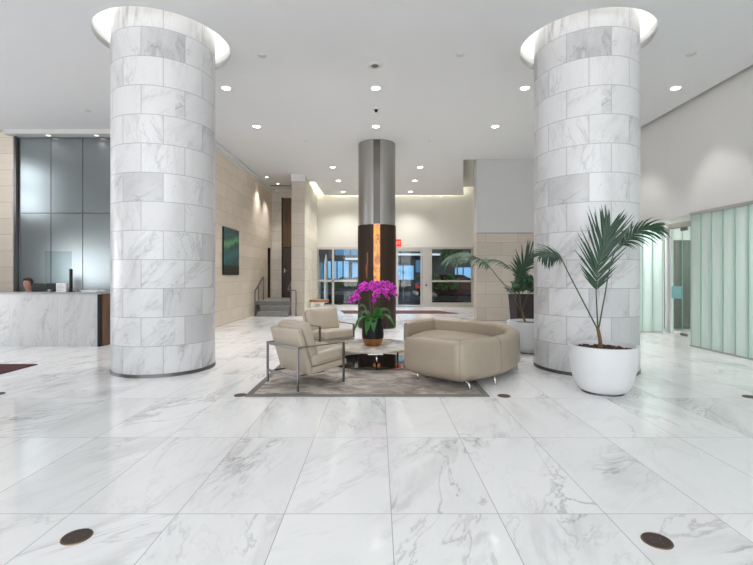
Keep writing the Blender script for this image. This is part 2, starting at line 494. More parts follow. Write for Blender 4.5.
bm = bmesh.new(); box(bm, -10, 11, -6.2, 19.3, 5.32, 5.5)
structure('ceiling_upper', bm, M_PLENUM, 'white upper ceiling seen inside the lit cove slots', 'ceiling')

for k, (cx, cy) in enumerate(COLS):
    bm = bmesh.new()
    lathe(bm, [(.918, H + .001), (.918, 4.96), (1.22, 4.96), (1.22, 5.30), (.5, 5.30)], 64, cx, cy)
    o = structure('trim_%d' % (k + 1), bm, M_PLENUM, 'white lit recess ring round the top of the %s marble column' % ('left', 'right')[k], 'ceiling recess')
    autosmooth(o)
    bm = bmesh.new()
    pts = [(cx + 1.12 * math.cos(a), cy + 1.12 * math.sin(a), 4.985) for a in [2 * PI * i / 48 for i in range(49)]]
    tube(bm, pts, .022, 6, cap=False)
    tag(obj('cove_light_strip', bm, E_LED), 'ring shaped white light strip hidden in the recess above the %s marble column' % ('left', 'right')[k], 'light', 'column cove lights')

# left side: steel panel wall and stone
bm = bmesh.new(); box(bm, -9.6, -8.67, 10.47, 10.7, 0, 5.32)
structure('wall_back_left', bm, M_STONE_X, 'beige stone wall strip left of the steel panels behind the desk')
bm = bmesh.new(); box(bm, -8.6, -4.2, 10.60, 10.75, 0, 5.32)
structure('wall_behind_desk', bm, M_GREYW, 'wall carrying the satin steel panels behind the reception desk')
sp = thing('steel_panelling', 'tall satin steel wall panels with fine joints behind the reception counter', 'wall panel', (-6.4, 10.55, 0))
xs = [-8.6, -7.82, -7.06, -6.33, -5.6, -4.87, -4.22]
for a, b in zip(xs, xs[1:]):
    for z0, z1 in ((.0, 2.84), (2.85, 4.66)):
        bm = bmesh.new(); box(bm, a + .006 + 6.4, b - .006 + 6.4, -.03, .04, z0 + .005, z1 - .005, .003, 1)
        obj('panel', bm, M_STEELPANEL, sp)
bm = bmesh.new(); box(bm, -8.66 + 6.4, -8.6 + 6.4, -.10, .04, 0, 4.66); obj('edge_trim', bm, M_COLBASE, sp)
bm = bmesh.new()
for z in (2.845,): box(bm, -8.6 + 6.4, -4.28 + 6.4, -.036, -.028, z - .008, z + .008)
obj('joint_strip', bm, M_BARSTEEL, sp)
bm = bmesh.new(); box(bm, -8.75, -4.24, 10.28, 10.60, 4.67, H - .002)
structure('trim_3', bm, M_GREYW, 'grey header strip where the ceiling meets the steel panels', 'trim')
for k, x in enumerate((-7.79, -6.65, -5.5)):
    l = thing('wall_washer', 'small warm spotlight washing the steel panels, %s of three along the header' % ('leftmost', 'middle', 'rightmost')[k], 'light', (x, 10.40, 4.67), 0, 'steel panel spotlights')
    bm = bmesh.new(); lathe(bm, [(.045, -.012), (.06, -.012), (.06, 0)], 20); obj('trim_ring', bm, M_WHITE, l)
    bm = bmesh.new(); lathe(bm, [(0, -.006), (.045, -.006)], 20); obj('lens', bm, E_SOFT, l)
    ld = bpy.data.lights.new('washer', 'SPOT'); ld.energy = 28; ld.color = (1, .85, .78); ld.spot_size = R(110); ld.spot_blend = 1; ld.shadow_soft_size = .03
    lo = bpy.data.objects.new('washer_lamp', ld); C.objects.link(lo); lo.parent = l; lo.location = (0, 0, -.03)

# left stone wall with a doorway, crown
bm = bmesh.new()
box(bm, -4.45, -4.2, 10.76, 16.75, 0, 4.62); box(bm, -4.45, -4.2, 16.75, 17.3, 2.43, 4.62); box(bm, -4.45, -4.2, 17.3, 17.5, 0, 4.62)
structure('wall_left', bm, M_STONE_Y, 'long beige stone block wall carrying the teal painting')
bm = bmesh.new(); box(bm, -4.45, -4.17, 10.45, 17.4, 4.62, 4.70); box(bm, -4.45, -4.10, 10.45, 17.4, 4.70, H - .001)
structure('trim_4', bm, M_CEIL, 'pale crown moulding along the top of the long beige stone wall', 'trim')
d3 = thing('door_3', 'narrow brown wood doorway in the beige stone wall above the steps', 'door', (-4.33, 17.02, .48), kind='structure')
bm = bmesh.new(); box(bm, -.06, -.02, -.26, .26, 0, 1.94); obj('door_panel', bm, M_WOODBROWN, d3)
bm = bmesh.new(); box(bm, -.04, .10, -.27, .27, 1.93, 1.95); box(bm, -.04, .10, -.28, -.265, 0, 1.95); box(bm, -.04, .10, .265, .28, 0, 1.95); obj('door_frame', bm, M_WOODDARK, d3)

# pillar wall between the stair and the entrance
bm = bmesh.new(); prism(bm, [(-2.91, 14.8), (-2.468, 14.8), (-2.468, 14.83), (-2.91, 14.83)], 0, 4.53)
structure('wall_pillar_front', bm, M_STONE_DARK, 'taupe stone end of the wall right of the steps')
bm = bmesh.new(); prism(bm, [(-2.91, 14.83), (-2.47, 14.83), (-2.63, 19.1), (-2.95, 19.1)], 0, 5.32)
structure('wall_pillar_side', bm, M_STONE_PALE, 'cream stone side wall lit by the cove left of the entrance')
bm = bmesh.new(); box(bm, -2.93, -2.45, 14.79, 14.84, 4.53, H - .001)
structure('trim_5', bm, M_CEIL, 'pale band above the taupe stone wall end', 'trim')

# stair vestibule
bm = bmesh.new(); box(bm, -4.2, -2.93, 17.4, 17.6, 0, 5.32)
structure('wall_vestibule', bm, M_STONE_PALEX, 'cream stone wall at the top of the steps')
ss = thing('stair_steps', 'three grey stone steps rising to the dark door by the stone wall', 'steps', (-3.55, 14.5, 0))
for k in range(3):
    bm = bmesh.new(); y1 = 2.88
    box(bm, -.43 if k < 2 else -.645, .59, .3 * k if k < 2 else .6, y1, .16 * k, .16 * (k + 1), .006, 1)
    obj('step', bm, M_STEP, ss)
d4 = thing('door_4', 'tall dark wood door with brown panel above it at the top of the steps', 'door', (-3.37, 17.38, .48), kind='structure')
bm = bmesh.new(); box(bm, -.38, .42, -.03, .02, 0, 1.96); obj('door_leaf', bm, M_WOODDARK, d4)
bm = bmesh.new(); box(bm, -.38, .42, -.03, .02, 1.99, 3.93); obj('transom_panel', bm, M_WOODBROWN, d4)
bm = bmesh.new(); box(bm, -.43, -.38, -.05, .02, 0, 3.95); box(bm, -.38, .42, -.04, .02, 1.96, 1.99); obj('door_frame', bm, M_BLACK, d4)
bm = bmesh.new(); box(bm, -.34, -.29, -.045, -.03, .98, 1.14, .004); tube(bm, [(-.315, -.05, 1.06), (-.315, -.08, 1.06), (-.19, -.08, 1.06)], .011); obj('door_handle', bm, M_CHROME, d4)
bm = bmesh.new(); box(bm, -4.1, -2.97, 16.72, 16.80, H - .016, H - .003)
tag(obj('air_slot', bm, M_BLACK), 'dark linear air slot in the ceiling above the steps', 'vent')

def railpost(bm, x, y, z0, z1): tube(bm, [(x, y, z0), (x, y, z1)], .021, 10)
hr = thing('stair_handrail', 'brushed steel handrail along the left stone wall beside the steps', 'handrail', (-4.05, 14.5, 0))
bm = bmesh.new(); tube(bm, [(0, -.02, .83), (0, 0, .86), (0, .08, .875), (0, 1.0, 1.29), (0, 1.08, 1.31)], .023, 10); obj('rail', bm, M_BARSTEEL, hr, True)
for y, z0, z1 in ((0.0, 0, .85), (.40, 0, 1.02), (1.05, .48, 1.29)):
    bm = bmesh.new(); railpost(bm, 0, y, z0, z1); obj('post', bm, M_BARSTEEL, hr, True)
hr = thing('stair_handrail', 'brushed steel handrail bending in front of the taupe stone wall end', 'handrail', (-2.72, 14.62, 0))
bm = bmesh.new(); tube(bm, [(0, 0, .83), (-.03, 0, .86), (-.25, 0, .87), (-.27, .03, .885), (-.28, .25, .98), (-.28, 1.0, 1.33)], .023, 10); obj('rail', bm, M_BARSTEEL, hr, True)
for x, y, z0, z1 in ((0, 0, 0, .85), (-.28, .55, .48, 1.1), (-.28, 1., .48, 1.32)):
    bm = bmesh.new(); railpost(bm, x, y, z0, z1); obj('post', bm, M_BARSTEEL, hr, True)

# rear wall over the entrance glazing
bm = bmesh.new(); box(bm, -2.75, 4.6, 19.0, 19.15, 2.57, 5.32)
structure('wall_back', bm, M_CREAM, 'cream wall above the glazed entrance washed by the ceiling cove')
bm = bmesh.new(); box(bm, 4.12, 4.6, 18.98, 19.15, 0, 2.57)
structure('wall_back_right', bm, M_CREAM, 'cream wall strip right of the entrance glazing')
# stone / grey wall right
bm = bmesh.new(); box(bm, 2.916, 7.0, 13.0, 13.42, 0, 2.60)
structure('wall_stone_right', bm, M_STONE_DARK, 'taupe stone block lower wall behind the palms')
bm = bmesh.new(); box(bm, 2.916, 7.0, 13.0, 13.42, 2.62, 5.32)
structure('wall_grey_right', bm, M_GREYW, 'plain grey upper wall above the taupe stone')
bm = bmesh.new(); box(bm, 2.93, 7.0, 13.02, 13.42, 2.60, 2.62)
structure('trim_6', bm, M_COLBASE, 'shadow gap between grey wall and taupe stone', 'trim')
bm = bmesh.new(); box(bm, 4.4, 4.6, 13.42, 19.0, 0, 5.32)
structure('wall_entrance_right', bm, M_CREAM, 'cream side wall right of the entrance')
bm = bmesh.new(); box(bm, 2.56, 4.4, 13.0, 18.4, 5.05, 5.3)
structure('ceiling_recess', bm, paint('recess_shade_paint', (.45, .44, .41, 1), .8), 'raised ceiling painted darker for its shade beside the entrance cove', 'ceiling')  # shade of the unlit recess is put into this darker paint
# cove strips
for nm, p0, p1, lab in (('b', (-2.15, 18.66, H + .12), (3.5, 18.66, H + .12), 'long warm light strip hidden in the cove over the entrance wall'),
                        ('l', (-2.17, 16.2, H + .12), (-2.17, 18.6, H + .12), 'short warm light strip in the cove beside the cream stone wall'),
                        ('r', (3.62, 13.8, H + .12), (4.1, 18.3, H + .12), 'warm light strip in the raised slot right of the entrance')):
    if nm == 'r': continue
    bm = bmesh.new(); tube(bm, [p0, p1], .025, 8)
    tag(obj('cove_light_strip', bm, E_LEDW), lab, 'light', 'entrance cove lights')

# right wall, recess, side room
bm = bmesh.new(); box(bm, 6.21, 6.40, -6.0, 13.0, 2.56, 5.32); box(bm, 6.02, 6.21, -6.0, 8.42, 2.56, 2.575); box(bm, 6.12, 6.21, 8.42, 13.0, 2.56, 2.575)
structure('wall_right', bm, M_WALL, 'warm white wall above the green channel glass')
bm = bmesh.new(); box(bm, 6.08, 6.13, 10.52, 13.0, 0, 2.56)
structure('wall_right_rear', bm, M_WALL, 'warm white wall strip between the short channel glass and the taupe stone')
bm = bmesh.new(); box(bm, 6.40, 10.2, -6.0, 13.0, 2.62, 2.75)
structure('ceiling_side_room', bm, M_WHITE, 'white ceiling of the room behind the channel glass', 'ceiling')
bm = bmesh.new(); box(bm, 10.1, 10.3, -6.0, 13.0, 0, 2.62); box(bm, 6.1, 10.1, -6.1, -6.0, 0, 2.62)
structure('wall_side_room', bm, M_WHITE, 'white far wall of the room behind the channel glass')
bm = bmesh.new(); box(bm, 6.95, 10.1, 11.05, 11.2, 0, 2.62)
structure('wall_side_room_back', bm, M_WHITE, 'white wall holding the dark wood inside door')
bm = bmesh.new(); box(bm, 6.12, 6.95, 12.0, 12.1, 0, 2.62)
structure('wall_side_room_end', bm, M_WHITE, 'white wall behind the far pane of channel glass')
gp = thing('channel_glass_wall', 'long wall of pale green vertical channel glass under the white wall', 'glass wall', (6.0, 8.42, 0))
n = 34; wd = .262
for k in range(n):
    bm = bmesh.new(); y1 = -k * wd; y0 = y1 - wd + .030
    prism(bm, [(0, y0), (0, y1), (.055, y1), (.055, y1 - .008), (.010, y1 - .008), (.010, y0 + .008), (.055, y0 + .008), (.055, y0)], .03, 2.50)
    obj('glass_panel', bm, M_CHANNEL, gp)
bm = bmesh.new()
for k in range(n): box(bm, -.004, .03, -k * wd - wd + .001, -k * wd - wd + .029, .03, 2.50)
obj('glass_joint', bm, M_GLASSEDGE, gp)
bm = bmesh.new(); box(bm, -.03, .09, -n * wd, .02, 2.50, 2.555); obj('top_rail', bm, M_RAIL, gp)
bm = bmesh.new(); box(bm, -.02, .08, -n * wd, .02, 0, .03); obj('bottom_rail', bm, M_RAIL, gp)
bm = bmesh.new(); box(bm, -.012, .09, .0, .012, .03, 2.5); obj('end_post', bm, M_GLASSEDGE, gp)
gp = thing('channel_glass_return', 'short wall of green channel glass beside the glass door behind the right column', 'glass wall', (6.06, 10.46, 0))
for k in range(3):
    bm = bmesh.new(); x0 = k * .235; x1 = x0 + .225
    prism(bm, [(x0, 0), (x1, 0), (x1, .055), (x1 - .008, .055), (x1 - .008, .010), (x0 + .008, .010), (x0 + .008, .055), (x0, .055)], .03, 2.47)
    obj('glass_panel', bm, M_CHANNEL, gp)
bm = bmesh.new()
for k in range(3): box(bm, k * .235 + .225, k * .235 + .235, 0, .03, .03, 2.47)
obj('glass_joint', bm, M_GLASSEDGE, gp)
bm = bmesh.new(); box(bm, 0, .72, -.02, .07, 2.47, 2.56); obj('top_rail', bm, M_ALU, gp)
bm = bmesh.new(); box(bm, 0, .72, -.01, .06, 0, .03); obj('bottom_rail', bm, M_ALU, gp)
# recess door
d2 = thing('door_2', 'clear glass door with silver posts in the recess right of the right column', 'door', (6.86, 9.4, 0), kind='structure')
bm = bmesh.new(); box(bm, -.06, .05, .94, 1.04, 0, 2.5); box(bm, -.03, .03, .86, .90, 0, 2.5); obj('post', bm, M_SILVER, d2)
bm = bmesh.new(); box(bm, -.04, .05, -1.04, 1.04, 2.44, 2.56); obj('header', bm, M_ALU, d2)
bm = bmesh.new(); box(bm, -.006, .006, .53, .86, .03, 2.44); obj('side_pane', bm, M_GLASSGREEN, d2)
bm = bmesh.new(); box(bm, -.006, .006, -.5, .51, .03, 2.40); obj('door_pane', bm, M_GLASSGREEN, d2)
bm = bmesh.new(); box(bm, -.007, .007, .515, .525, .03, 2.44); obj('glass_edge', bm, M_GLASSEDGE, d2)
bm = bmesh.new(); box(bm, -.02, .02, .36, .56, 2.36, 2.44, .004); obj('top_fitting', bm, M_BARSTEEL, d2)
bm = bmesh.new(); box(bm, -.02, .02, .36, .56, .0, .06, .004); obj('bottom_fitting', bm, M_BARSTEEL, d2)
bm = bmesh.new(); box(bm, -.012, -.007, .53, .87, .83, 1.11); obj('film_square', bm, M_TEALFILM, d2)
bm = bmesh.new(); box(bm, -.03, .03, -1.04, -.5, .0, 2.44); obj('jamb', bm, M_ALU, d2)
d5 = thing('door_5', 'dark wood double door seen through the clear glass door', 'door', (7.6, 11.03, 0), kind='structure')
bm = bmesh.new(); box(bm, -.42, -.005, -.03, .01, .02, 2.24); obj('door_leaf', bm, M_WOODROOM, d5)
bm = bmesh.new(); box(bm, .005, .6, -.03, .01, .02, 2.24); obj('door_leaf', bm, M_WOODROOM, d5)
# lamps of the side room
for k, (x, y, sy, w) in enumerate(((7.3, 5.6, 2.4, 62), (7.3, 2.2, 2.4, 45), (6.6, 11.4, .8, 40), (7.9, 9.9, .8, 7))):
    l = thing('ceiling_panel_light', ('flat ceiling light of the room behind the channel glass, nearer the recess', 'flat ceiling light of the room behind the channel glass, nearer the viewer', 'flat ceiling light behind the short channel glass wall', 'flat ceiling light behind the glass door')[k], 'light', (x, y, 2.62), 0, 'side room lights')
    bm = bmesh.new(); box(bm, -.16, .16, -sy / 2, sy / 2, -.03, 0); obj('housing', bm, M_WHITE, l)
    ld = bpy.data.lights.new('room_lamp', 'AREA'); ld.shape = 'RECTANGLE'; ld.size = .3; ld.size_y = sy; ld.energy = w; ld.color = (1, .99, .96)
    lo = bpy.data.objects.new('room_lamp', ld); C.objects.link(lo); lo.parent = l; lo.location = (0, 0, -.04)

# left end and glazed wall behind the viewer
bm = bmesh.new(); box(bm, -9.8, -9.6, -6, 4.8, 0, 5.32); box(bm, -9.8, -9.6, 4.8, 7.7, 2.2, 5.32); box(bm, -9.8, -9.6, 7.7, 8.2, 0, 5.32)
box(bm, -9.8, -9.6, 8.2, 9.4, 0, 3.0); box(bm, -9.8, -9.6, 8.2, 9.4, 4.4, 5.32); box(bm, -9.8, -9.6, 9.4, 10.7, 0, 5.32)
box(bm, -9.74, -9.66, 5.7, 5.8, 0, 2.1); box(bm, -9.74, -9.66, 8.2, 9.4, 3.75, 3.82)
structure('wall_far_left', bm, M_WALL, 'plain wall at the far left end of the lobby')
bm = bmesh.new()
box(bm, -9.6, 6.2, -6.15, -6.0, 0, .25); box(bm, -9.6, 6.2, -6.15, -6.0, 4.5, 5.32)
for x in [-9.6 + 1.975 * k for k in range(9)]: box(bm, x - .06, x + .06, -6.12, -6.0, .25, 4.5)
box(bm, -9.6, 6.2, -6.1, -6.02, 2.5, 2.58)
structure('wall_front', bm, M_ALU, 'glazed street front of the lobby with metal mullions', 'wall')

# ------------------------------------------------------------------ columns
for k, (cx, cy) in enumerate(COLS):
    c = thing('marble_column', ('tall round white marble column on the left, near the reception desk', 'tall round white marble column on the right, behind the white potted palm')[k], 'column', (cx, cy, 0), math.atan2(cy, cx) + (.178 if k == 0 else .286), 'round marble columns', 'thing')
    bm = bmesh.new(); rc = (.694, .710)[k]; lathe(bm, [(rc - .012, .0), (rc, .045), (rc, 5.30)], 96)
    autosmooth(obj('shaft', bm, M_COLUMN, c))
    bm = bmesh.new(); lathe(bm, [(rc - .02, .046), (rc + .006, .046), (rc + .006, .0), (rc - .02, 0)], 96)
    autosmooth(obj('base_ring', bm, M_COLBASE, c))

# centre column: steel above, dark wood below, channel in front (local -Y faces the viewer)
c = thing('clad_column', 'round column of brushed steel over dark wood with a glowing amber strip', 'column', (-.03, 11.49, 0), 0, None, 'thing')
def notched(bm, rad, z0, z1, half, depth, n=72):
    a0 = math.asin(half / rad)
    pts = []
    for i in range(n + 1):
        a = -PI / 2 + a0 + (2 * PI - 2 * a0) * i / n
        pts.append((rad * math.cos(a), rad * math.sin(a)))
    y = -rad * math.cos(a0)
    pts += [(-half, y + depth), (half, y + depth)]
    prism(bm, pts, z0, z1)
bm = bmesh.new(); notched(bm, .482, 2.645, H - .002, .088, .05); autosmooth(obj('steel_cladding', bm, M_COLSTEEL, c))
bm = bmesh.new(); box(bm, -.087, .087, -.44, -.424, 2.66, H - .001); obj('steel_channel', bm, M_COLDARK, c)
bm = bmesh.new(); notched(bm, .497, .03, 2.64, .088, .05); autosmooth(obj('wood_cladding', bm, M_BRONZE, c))
bm = bmesh.new(); box(bm, -.084, .084, -.475, -.44, .9, 2.64, .004); obj('onyx_strip', bm, M_ONYX, c)
bm = bmesh.new(); lathe(bm, [(.45, .03), (.49, .03), (.49, 0), (.45, 0)], 64); autosmooth(obj('plinth', bm, M_COLBASE, c))
bm = bmesh.new()
y = lambda x: -math.sqrt(.497 ** 2 - x * x) - .002
pts = [(-.25, 1.28), (-.26, 1.55), (-.235, 1.7), (-.235, 1.93)]
prevs = None
for (x, z), w in zip(pts, (.01, .022, .012, .016)):
    vs = [bm.verts.new((x - w, y(x - w), z)), bm.verts.new((x + w, y(x + w), z))]
    if prevs: bm.faces.new((prevs[0], prevs[1], vs[1], vs[0]))
    prevs = vs
obj('copper_inlay', bm, M_INLAY, c)

# ------------------------------------------------------------------ entrance glazing
def frame(bm, x0, x1, z0, z1, w, y0=-.05, y1=.05):
    box(bm, x0, x0 + w, y0, y1, z0, z1); box(bm, x1 - w, x1, y0, y1, z0, z1)
    box(bm, x0 + w, x1 - w, y0, y1, z1 - w, z1); box(bm, x0 + w, x1 - w, y0, y1, z0, z0 + w)
w1 = thing('window_1', 'aluminium framed entrance window left of the amber lit column', 'window', (-1.5, 19.05, 0), kind='structure')
bm = bmesh.new(); frame(bm, -1.16, 1.2, .0, 2.57, .09); box(bm, -1.07, 1.11, -.04, .04, 1.08, 1.17); box(bm, -.49, -.40, -.04, .04, .09, 2.48); obj('window_frame', bm, M_ALU, w1)
bm = bmesh.new(); box(bm, -1.07, -.49, -.006, .006, .09, 2.48); box(bm, -.40, 1.11, -.006, .006, .09, 2.48); obj('pane', bm, M_GLASS, w1)
d1 = thing('door_1', 'glazed entrance door with a pull bar right of the amber lit column', 'door', (.8, 19.05, 0), kind='structure')
bm = bmesh.new(); box(bm, -1.1, 1.12, -.05, .05, 2.47, 2.57); box(bm, 1.12, 1.45, -.07, .07, 0, 2.57); obj('door_frame', bm, M_ALU, d1)
for x0 in (-1.1, .0):
    bm = bmesh.new(); frame(bm, x0 + .01, x0 + 1.1, .02, 2.46, .06, -.03, .03); lf = obj('door_leaf', bm, M_ALU, d1)
    bm = bmesh.new(); box(bm, x0 + .07, x0 + 1.04, -.006, .006, .08, 2.40); obj('pane', bm, M_GLASS, lf)
    bm = bmesh.new(); xh = x0 + (.09 if x0 == 0 else 1.0); tube(bm, [(xh, -.03, .45), (xh, -.09, .47), (xh, -.09, 1.30), (xh, -.03, 1.32)], .016); obj('pull_bar', bm, M_CHROME, lf)
w2 = thing('window_2', 'aluminium framed entrance window right of the entrance door', 'window', (3.18, 19.05, 0), kind='structure')
bm = bmesh.new(); frame(bm, -.93, .93, .0, 2.57, .08); box(bm, -.85, .85, -.04, .04, 1.07, 1.15); box(bm, -.85, .85, -.06, .05, .08, .18); obj('window_frame', bm, M_ALU, w2)
bm = bmesh.new(); box(bm, -.85, .85, -.006, .006, .18, 2.49); obj('pane', bm, M_GLASS, w2)
cr = thing('door_button', 'small door release plate on the post beside the entrance door', 'switch', (2.08, 18.965, .98))
bm = bmesh.new(); box(bm, -.06, .06, -.02, .012, -.13, .13, .006); obj('plate', bm, M_ALU, cr)
bm = bmesh.new(); box(bm, -.035, .035, -.026, -.018, -.09, -.01, .004); obj('button', bm, plain('navy_button', (.02, .025, .12, 1), .4), cr)
bm = bmesh.new(); box(bm, -.02, .02, -.024, -.018, .05, .09, .004); obj('indicator', bm, plain('orange_dot', (.6, .25, .05, 1), .4), cr)
ex = thing('exit_sign', 'red lit exit sign on the cream wall partly behind the round centre column', 'sign', (.80, 18.99, 2.72))
bm = bmesh.new(); box(bm, -.2, .2, -.05, .01, -.13, .19, .012); obj('sign_face', bm, E_RED, ex)
cu = bpy.data.curves.new('exit_text', 'FONT'); cu.body = 'EXIT'; cu.size = .17; cu.extrude = .003; cu.align_x = 'CENTER'; cu.align_y = 'CENTER'
to = bpy.data.objects.new('tmp_text', cu); C.objects.link(to)
bpy.context.view_layer.update()
me = bpy.data.meshes.new_from_object(to.evaluated_get(bpy.context.evaluated_depsgraph_get()))
bpy.data.objects.remove(to)
me.materials.clear(); me.materials.append(E_WHITE)
lt = bpy.data.objects.new('lettering', me); C.objects.link(lt); lt.parent = ex; lt.location = (0, -.055, .03); lt.rotation_euler = (PI / 2, 0, 0)
bm = bmesh.new(); prism(bm, [(-1.2, 15.6), (2.85, 15.6), (2.3, 16.9), (-1.45, 16.9)], .0, .012)
tag(obj('entrance_mat', bm, M_MAT), 'dark red entrance mat on the marble inside the glazed door', 'mat')
be = thing('wooden_bench', 'low bench with orange wood top and white legs behind the far armchair', 'bench', (-2.12, 16.2, 0))
bm = bmesh.new(); box(bm, -.37, .30, -.22, .22, .39, .47, .012); obj('bench_top', bm, M_WOODORANGE, be)
for x in (-.30, .02):
    bm = bmesh.new(); box(bm, x, x + .12, -.18, .18, 0, .39, .006); obj('leg', bm, M_POTWHITE, be)
bm = bmesh.new(); box(bm, -.18, .02, -.15, .15, .30, .38); obj('apron', bm, M_POTWHITE, be)

# ------------------------------------------------------------------ outside the entrance
bm = bmesh.new(); box(bm, -9, 12, 19.15, 40, -.2, -.02)
structure('ground_driveway', bm, M_ASPHALT, 'dark asphalt driveway beyond the entrance glass', 'ground')
bm = bmesh.new(); box(bm, -9, 12, 19.15, 30, 3.6, 3.8)  # added out of view, blocks sky light from the driveway
structure('soffit_light_blocker', bm, M_SOFFIT, 'unseen dark canopy added over the driveway to keep daylight out', 'canopy')
bm = bmesh.new(); box(bm, -9.2, -9, 19.15, 40, -.2, 12); box(bm, 12, 12.2, 19.15, 40, -.2, 12); box(bm, -9, 12, 30, 40, 11.8, 12)  # unseen enclosure added so the world light leaves the street dark
structure('wall_street_light_blocker', bm, M_FACADE, 'unseen dark walls and roof added round the street to keep daylight out')
fb = thing('street_building', 'dark building across the street with blue lit shop windows', 'building', (0, 36, 0))
bm = bmesh.new(); box(bm, -9, 12, 0, .4, 0, 12); obj('facade', bm, M_FACADE, fb)
for (x0, x1, z0, z1, m) in ((-4.2, -3.4, 1.0, 2.5, E_BLUEWIN), (-3.3, -2.4, .9, 2.5, E_BLUEWIN), (-2.1, -.9, 1.0, 2.4, E_BLUEWIN), (1.2, 2.9, 1.0, 2.15, E_BLUEWIN), (3.1, 4.4, 1.6, 2.6, E_BLUEDIM), (6.3, 7.6, .9, 2.0, E_BLUEWIN), (-6.5, -4.5, 1, 2.4, E_BLUEDIM), (-3.5, -1.0, 3.0, 3.5, E_BLUEDIM), (1., 3., 3.4, 3.9, E_BLUEDIM)):
    bm = bmesh.new(); box(bm, x0, x1, -.06, .02, z0, z1); wn_ = obj('window', bm, m, fb)
    bm = bmesh.new(); box(bm, (x0 + x1) / 2 - .04, (x0 + x1) / 2 + .04, -.09, -.05, z0, z1); obj('mullion', bm, M_BLACK, wn_)
bm = bmesh.new(); box(bm, -2.6, -.6, -1.0, .0, 2.6, 2.75); obj('awning', bm, M_OUTCOL, fb)
bm = bmesh.new(); box(bm, .3, 5, -.9, .0, 2.95, 3.1); obj('awning', bm, M_OUTCOL, fb)
for k, x in enumerate((-2.87, -2.50)):
    c = thing('porch_column', ('slim pale porch column outside, nearest the left jamb of the entrance window', 'slim pale porch column outside, second from the left window jamb')[k], 'column', (x, 21.2, -.02), 0, 'porch columns', 'thing')
    bm = bmesh.new(); lathe(bm, [(.11, 0), (.10, 1.8), (.03, 2.35), (.0, 2.4)], 20); obj('shaft', bm, M_OUTCOL, c, True)
    bm = bmesh.new(); box(bm, -.14, .14, -.14, .14, 0, .06); obj('foot', bm, M_BLACK, c)

def shrub(name, loc, w, d, h, n, label, group, mat, parent=None, leaf=.09):
    bm = bmesh.new(); rnd = random.Random(hash(label) % 1000 if False else len(label) * 7 + n)
    for i in range(n):
        a = rnd.uniform(0, 2 * PI); e = rnd.uniform(-.3, 1.); rr = rnd.uniform(.55, 1.)
        p = Vector((w * rr * math.cos(a) * math.sqrt(max(0, 1 - e * e)), d * rr * math.sin(a) * math.sqrt(max(0, 1 - e * e)), h * .55 + h * .45 * e * rr))
        q = Euler((rnd.uniform(0, 6), rnd.uniform(0, 6), rnd.uniform(0, 6))).to_matrix()
        l = leaf * rnd.uniform(.7, 1.3)
        c_ = [Vector((-l, 0, 0)), Vector((0, l * .45, .01)), Vector((l, 0, -.01)), Vector((0, -l * .45, .01))]
        bm.faces.new([bm.verts.new(p + q @ k) for k in c_])
    return bm
pb = thing('planted_box', 'low dark planter box with green shrubs outside the left entrance window', 'planter', (-1.75, 22.2, -.02), 0, 'planters outside')
bm = bmesh.new(); box(bm, -1.0, 1.0, -.3, .3, 0, .40, .01); obj('box', bm, M_BLACK, pb)
for x in (-.65, .05, .7):
    o = obj('shrub', shrub('s', 0, .45, .3, .9, 260, 'a%.1f' % x, 0, 0), M_SHRUB, pb); o.location = (x, 0, .38)
pb = thing('planted_box', 'low dark planter box with green shrubs outside the right entrance window', 'planter', (3.05, 20.25, -.02), 0, 'planters outside')
bm = bmesh.new(); box(bm, -.75, .85, -.2, .2, 0, .22, .01); obj('box', bm, M_BLACK, pb)
for x in (-.42, .3):
    o = obj('shrub', shrub('s', 0, .40, .25, 1.25, 240, 'bb%.1f' % x, 0, 0), M_SHRUB, pb); o.location = (x, 0, .2)
tr = thing('street_tree', 'slim leafy street tree outside the right entrance window', 'tree', (4.35, 24.2, -.02))
bm = bmesh.new(); tube(bm, [(0, 0, 0), (.03, 0, 1.2), (0, .05, 2.3)], .06, 8, .03); obj('trunk', bm, M_TRUNK, tr)
o = obj('crown', shrub('s', 0, .8, .7, 1.8, 420, 'tree', 0, 0), M_SHRUB, tr); o.location = (-.2, 0, 1.5)
pm = thing('parking_meter', 'grey parking meter on a post outside the entrance door', 'parking meter', (1.28, 22.4, -.02))
bm = bmesh.new(); tube(bm, [(0, 0, 0), (0, 0, .72)], .035); obj('post', bm, M_COLBASE, pm)
bm = bmesh.new(); box(bm, -.12, .12, -.09, .09, .70, 1.0, .04, 3); tube(bm, [(0, 0, .97), (0, 0, 1.07)], .075, 12); obj('meter_head', bm, M_COLBASE, pm)
car = thing('parked_car', 'dark red parked car with red tail lamp outside the entrance door', 'car', (1.95, 22.3, -.02))
prof = [(.0, .35), (.02, .85), (.12, .98), (.55, 1.02), (1.05, 1.40), (2.35, 1.42), (3.05, 1.02), (4.0, .92), (4.25, .7), (4.25, .32)]
bm = bmesh.new()
a = [bm.verts.new((x, 0, z)) for x, z in prof]; b = [bm.verts.new((x, 1.75, z)) for x, z in prof]
bm.faces.new(a); bm.faces.new(b)
for i in range(len(prof)):
    j = (i + 1) % len(prof); bm.faces.new((a[i], a[j], b[j], b[i]))
bmesh.ops.bevel(bm, geom=bm.edges[:], offset=.07, segments=3, affect='EDGES')
autosmooth(obj('car_body', bm, M_CAR, car), 50)
bm = bmesh.new(); prism(bm, [(.78, -.006), (2.75, -.006), (2.3, -.006), (1.1, -.006)], 0, 0) if False else None
v4 = [bm.verts.new(p) for p in ((.85, -.006, 1.04), (2.75, -.006, 1.04), (2.25, -.006, 1.33), (1.15, -.006, 1.33))]; bm.faces.new(v4)
r_ = bmesh.ops.extrude_face_region(bm, geom=bm.faces[:]); bmesh.ops.translate(bm, vec=(0, .02, 0), verts=[g for g in r_['geom'] if isinstance(g, bmesh.types.BMVert)])
obj('side_window', bm, M_CARGLASS, car)
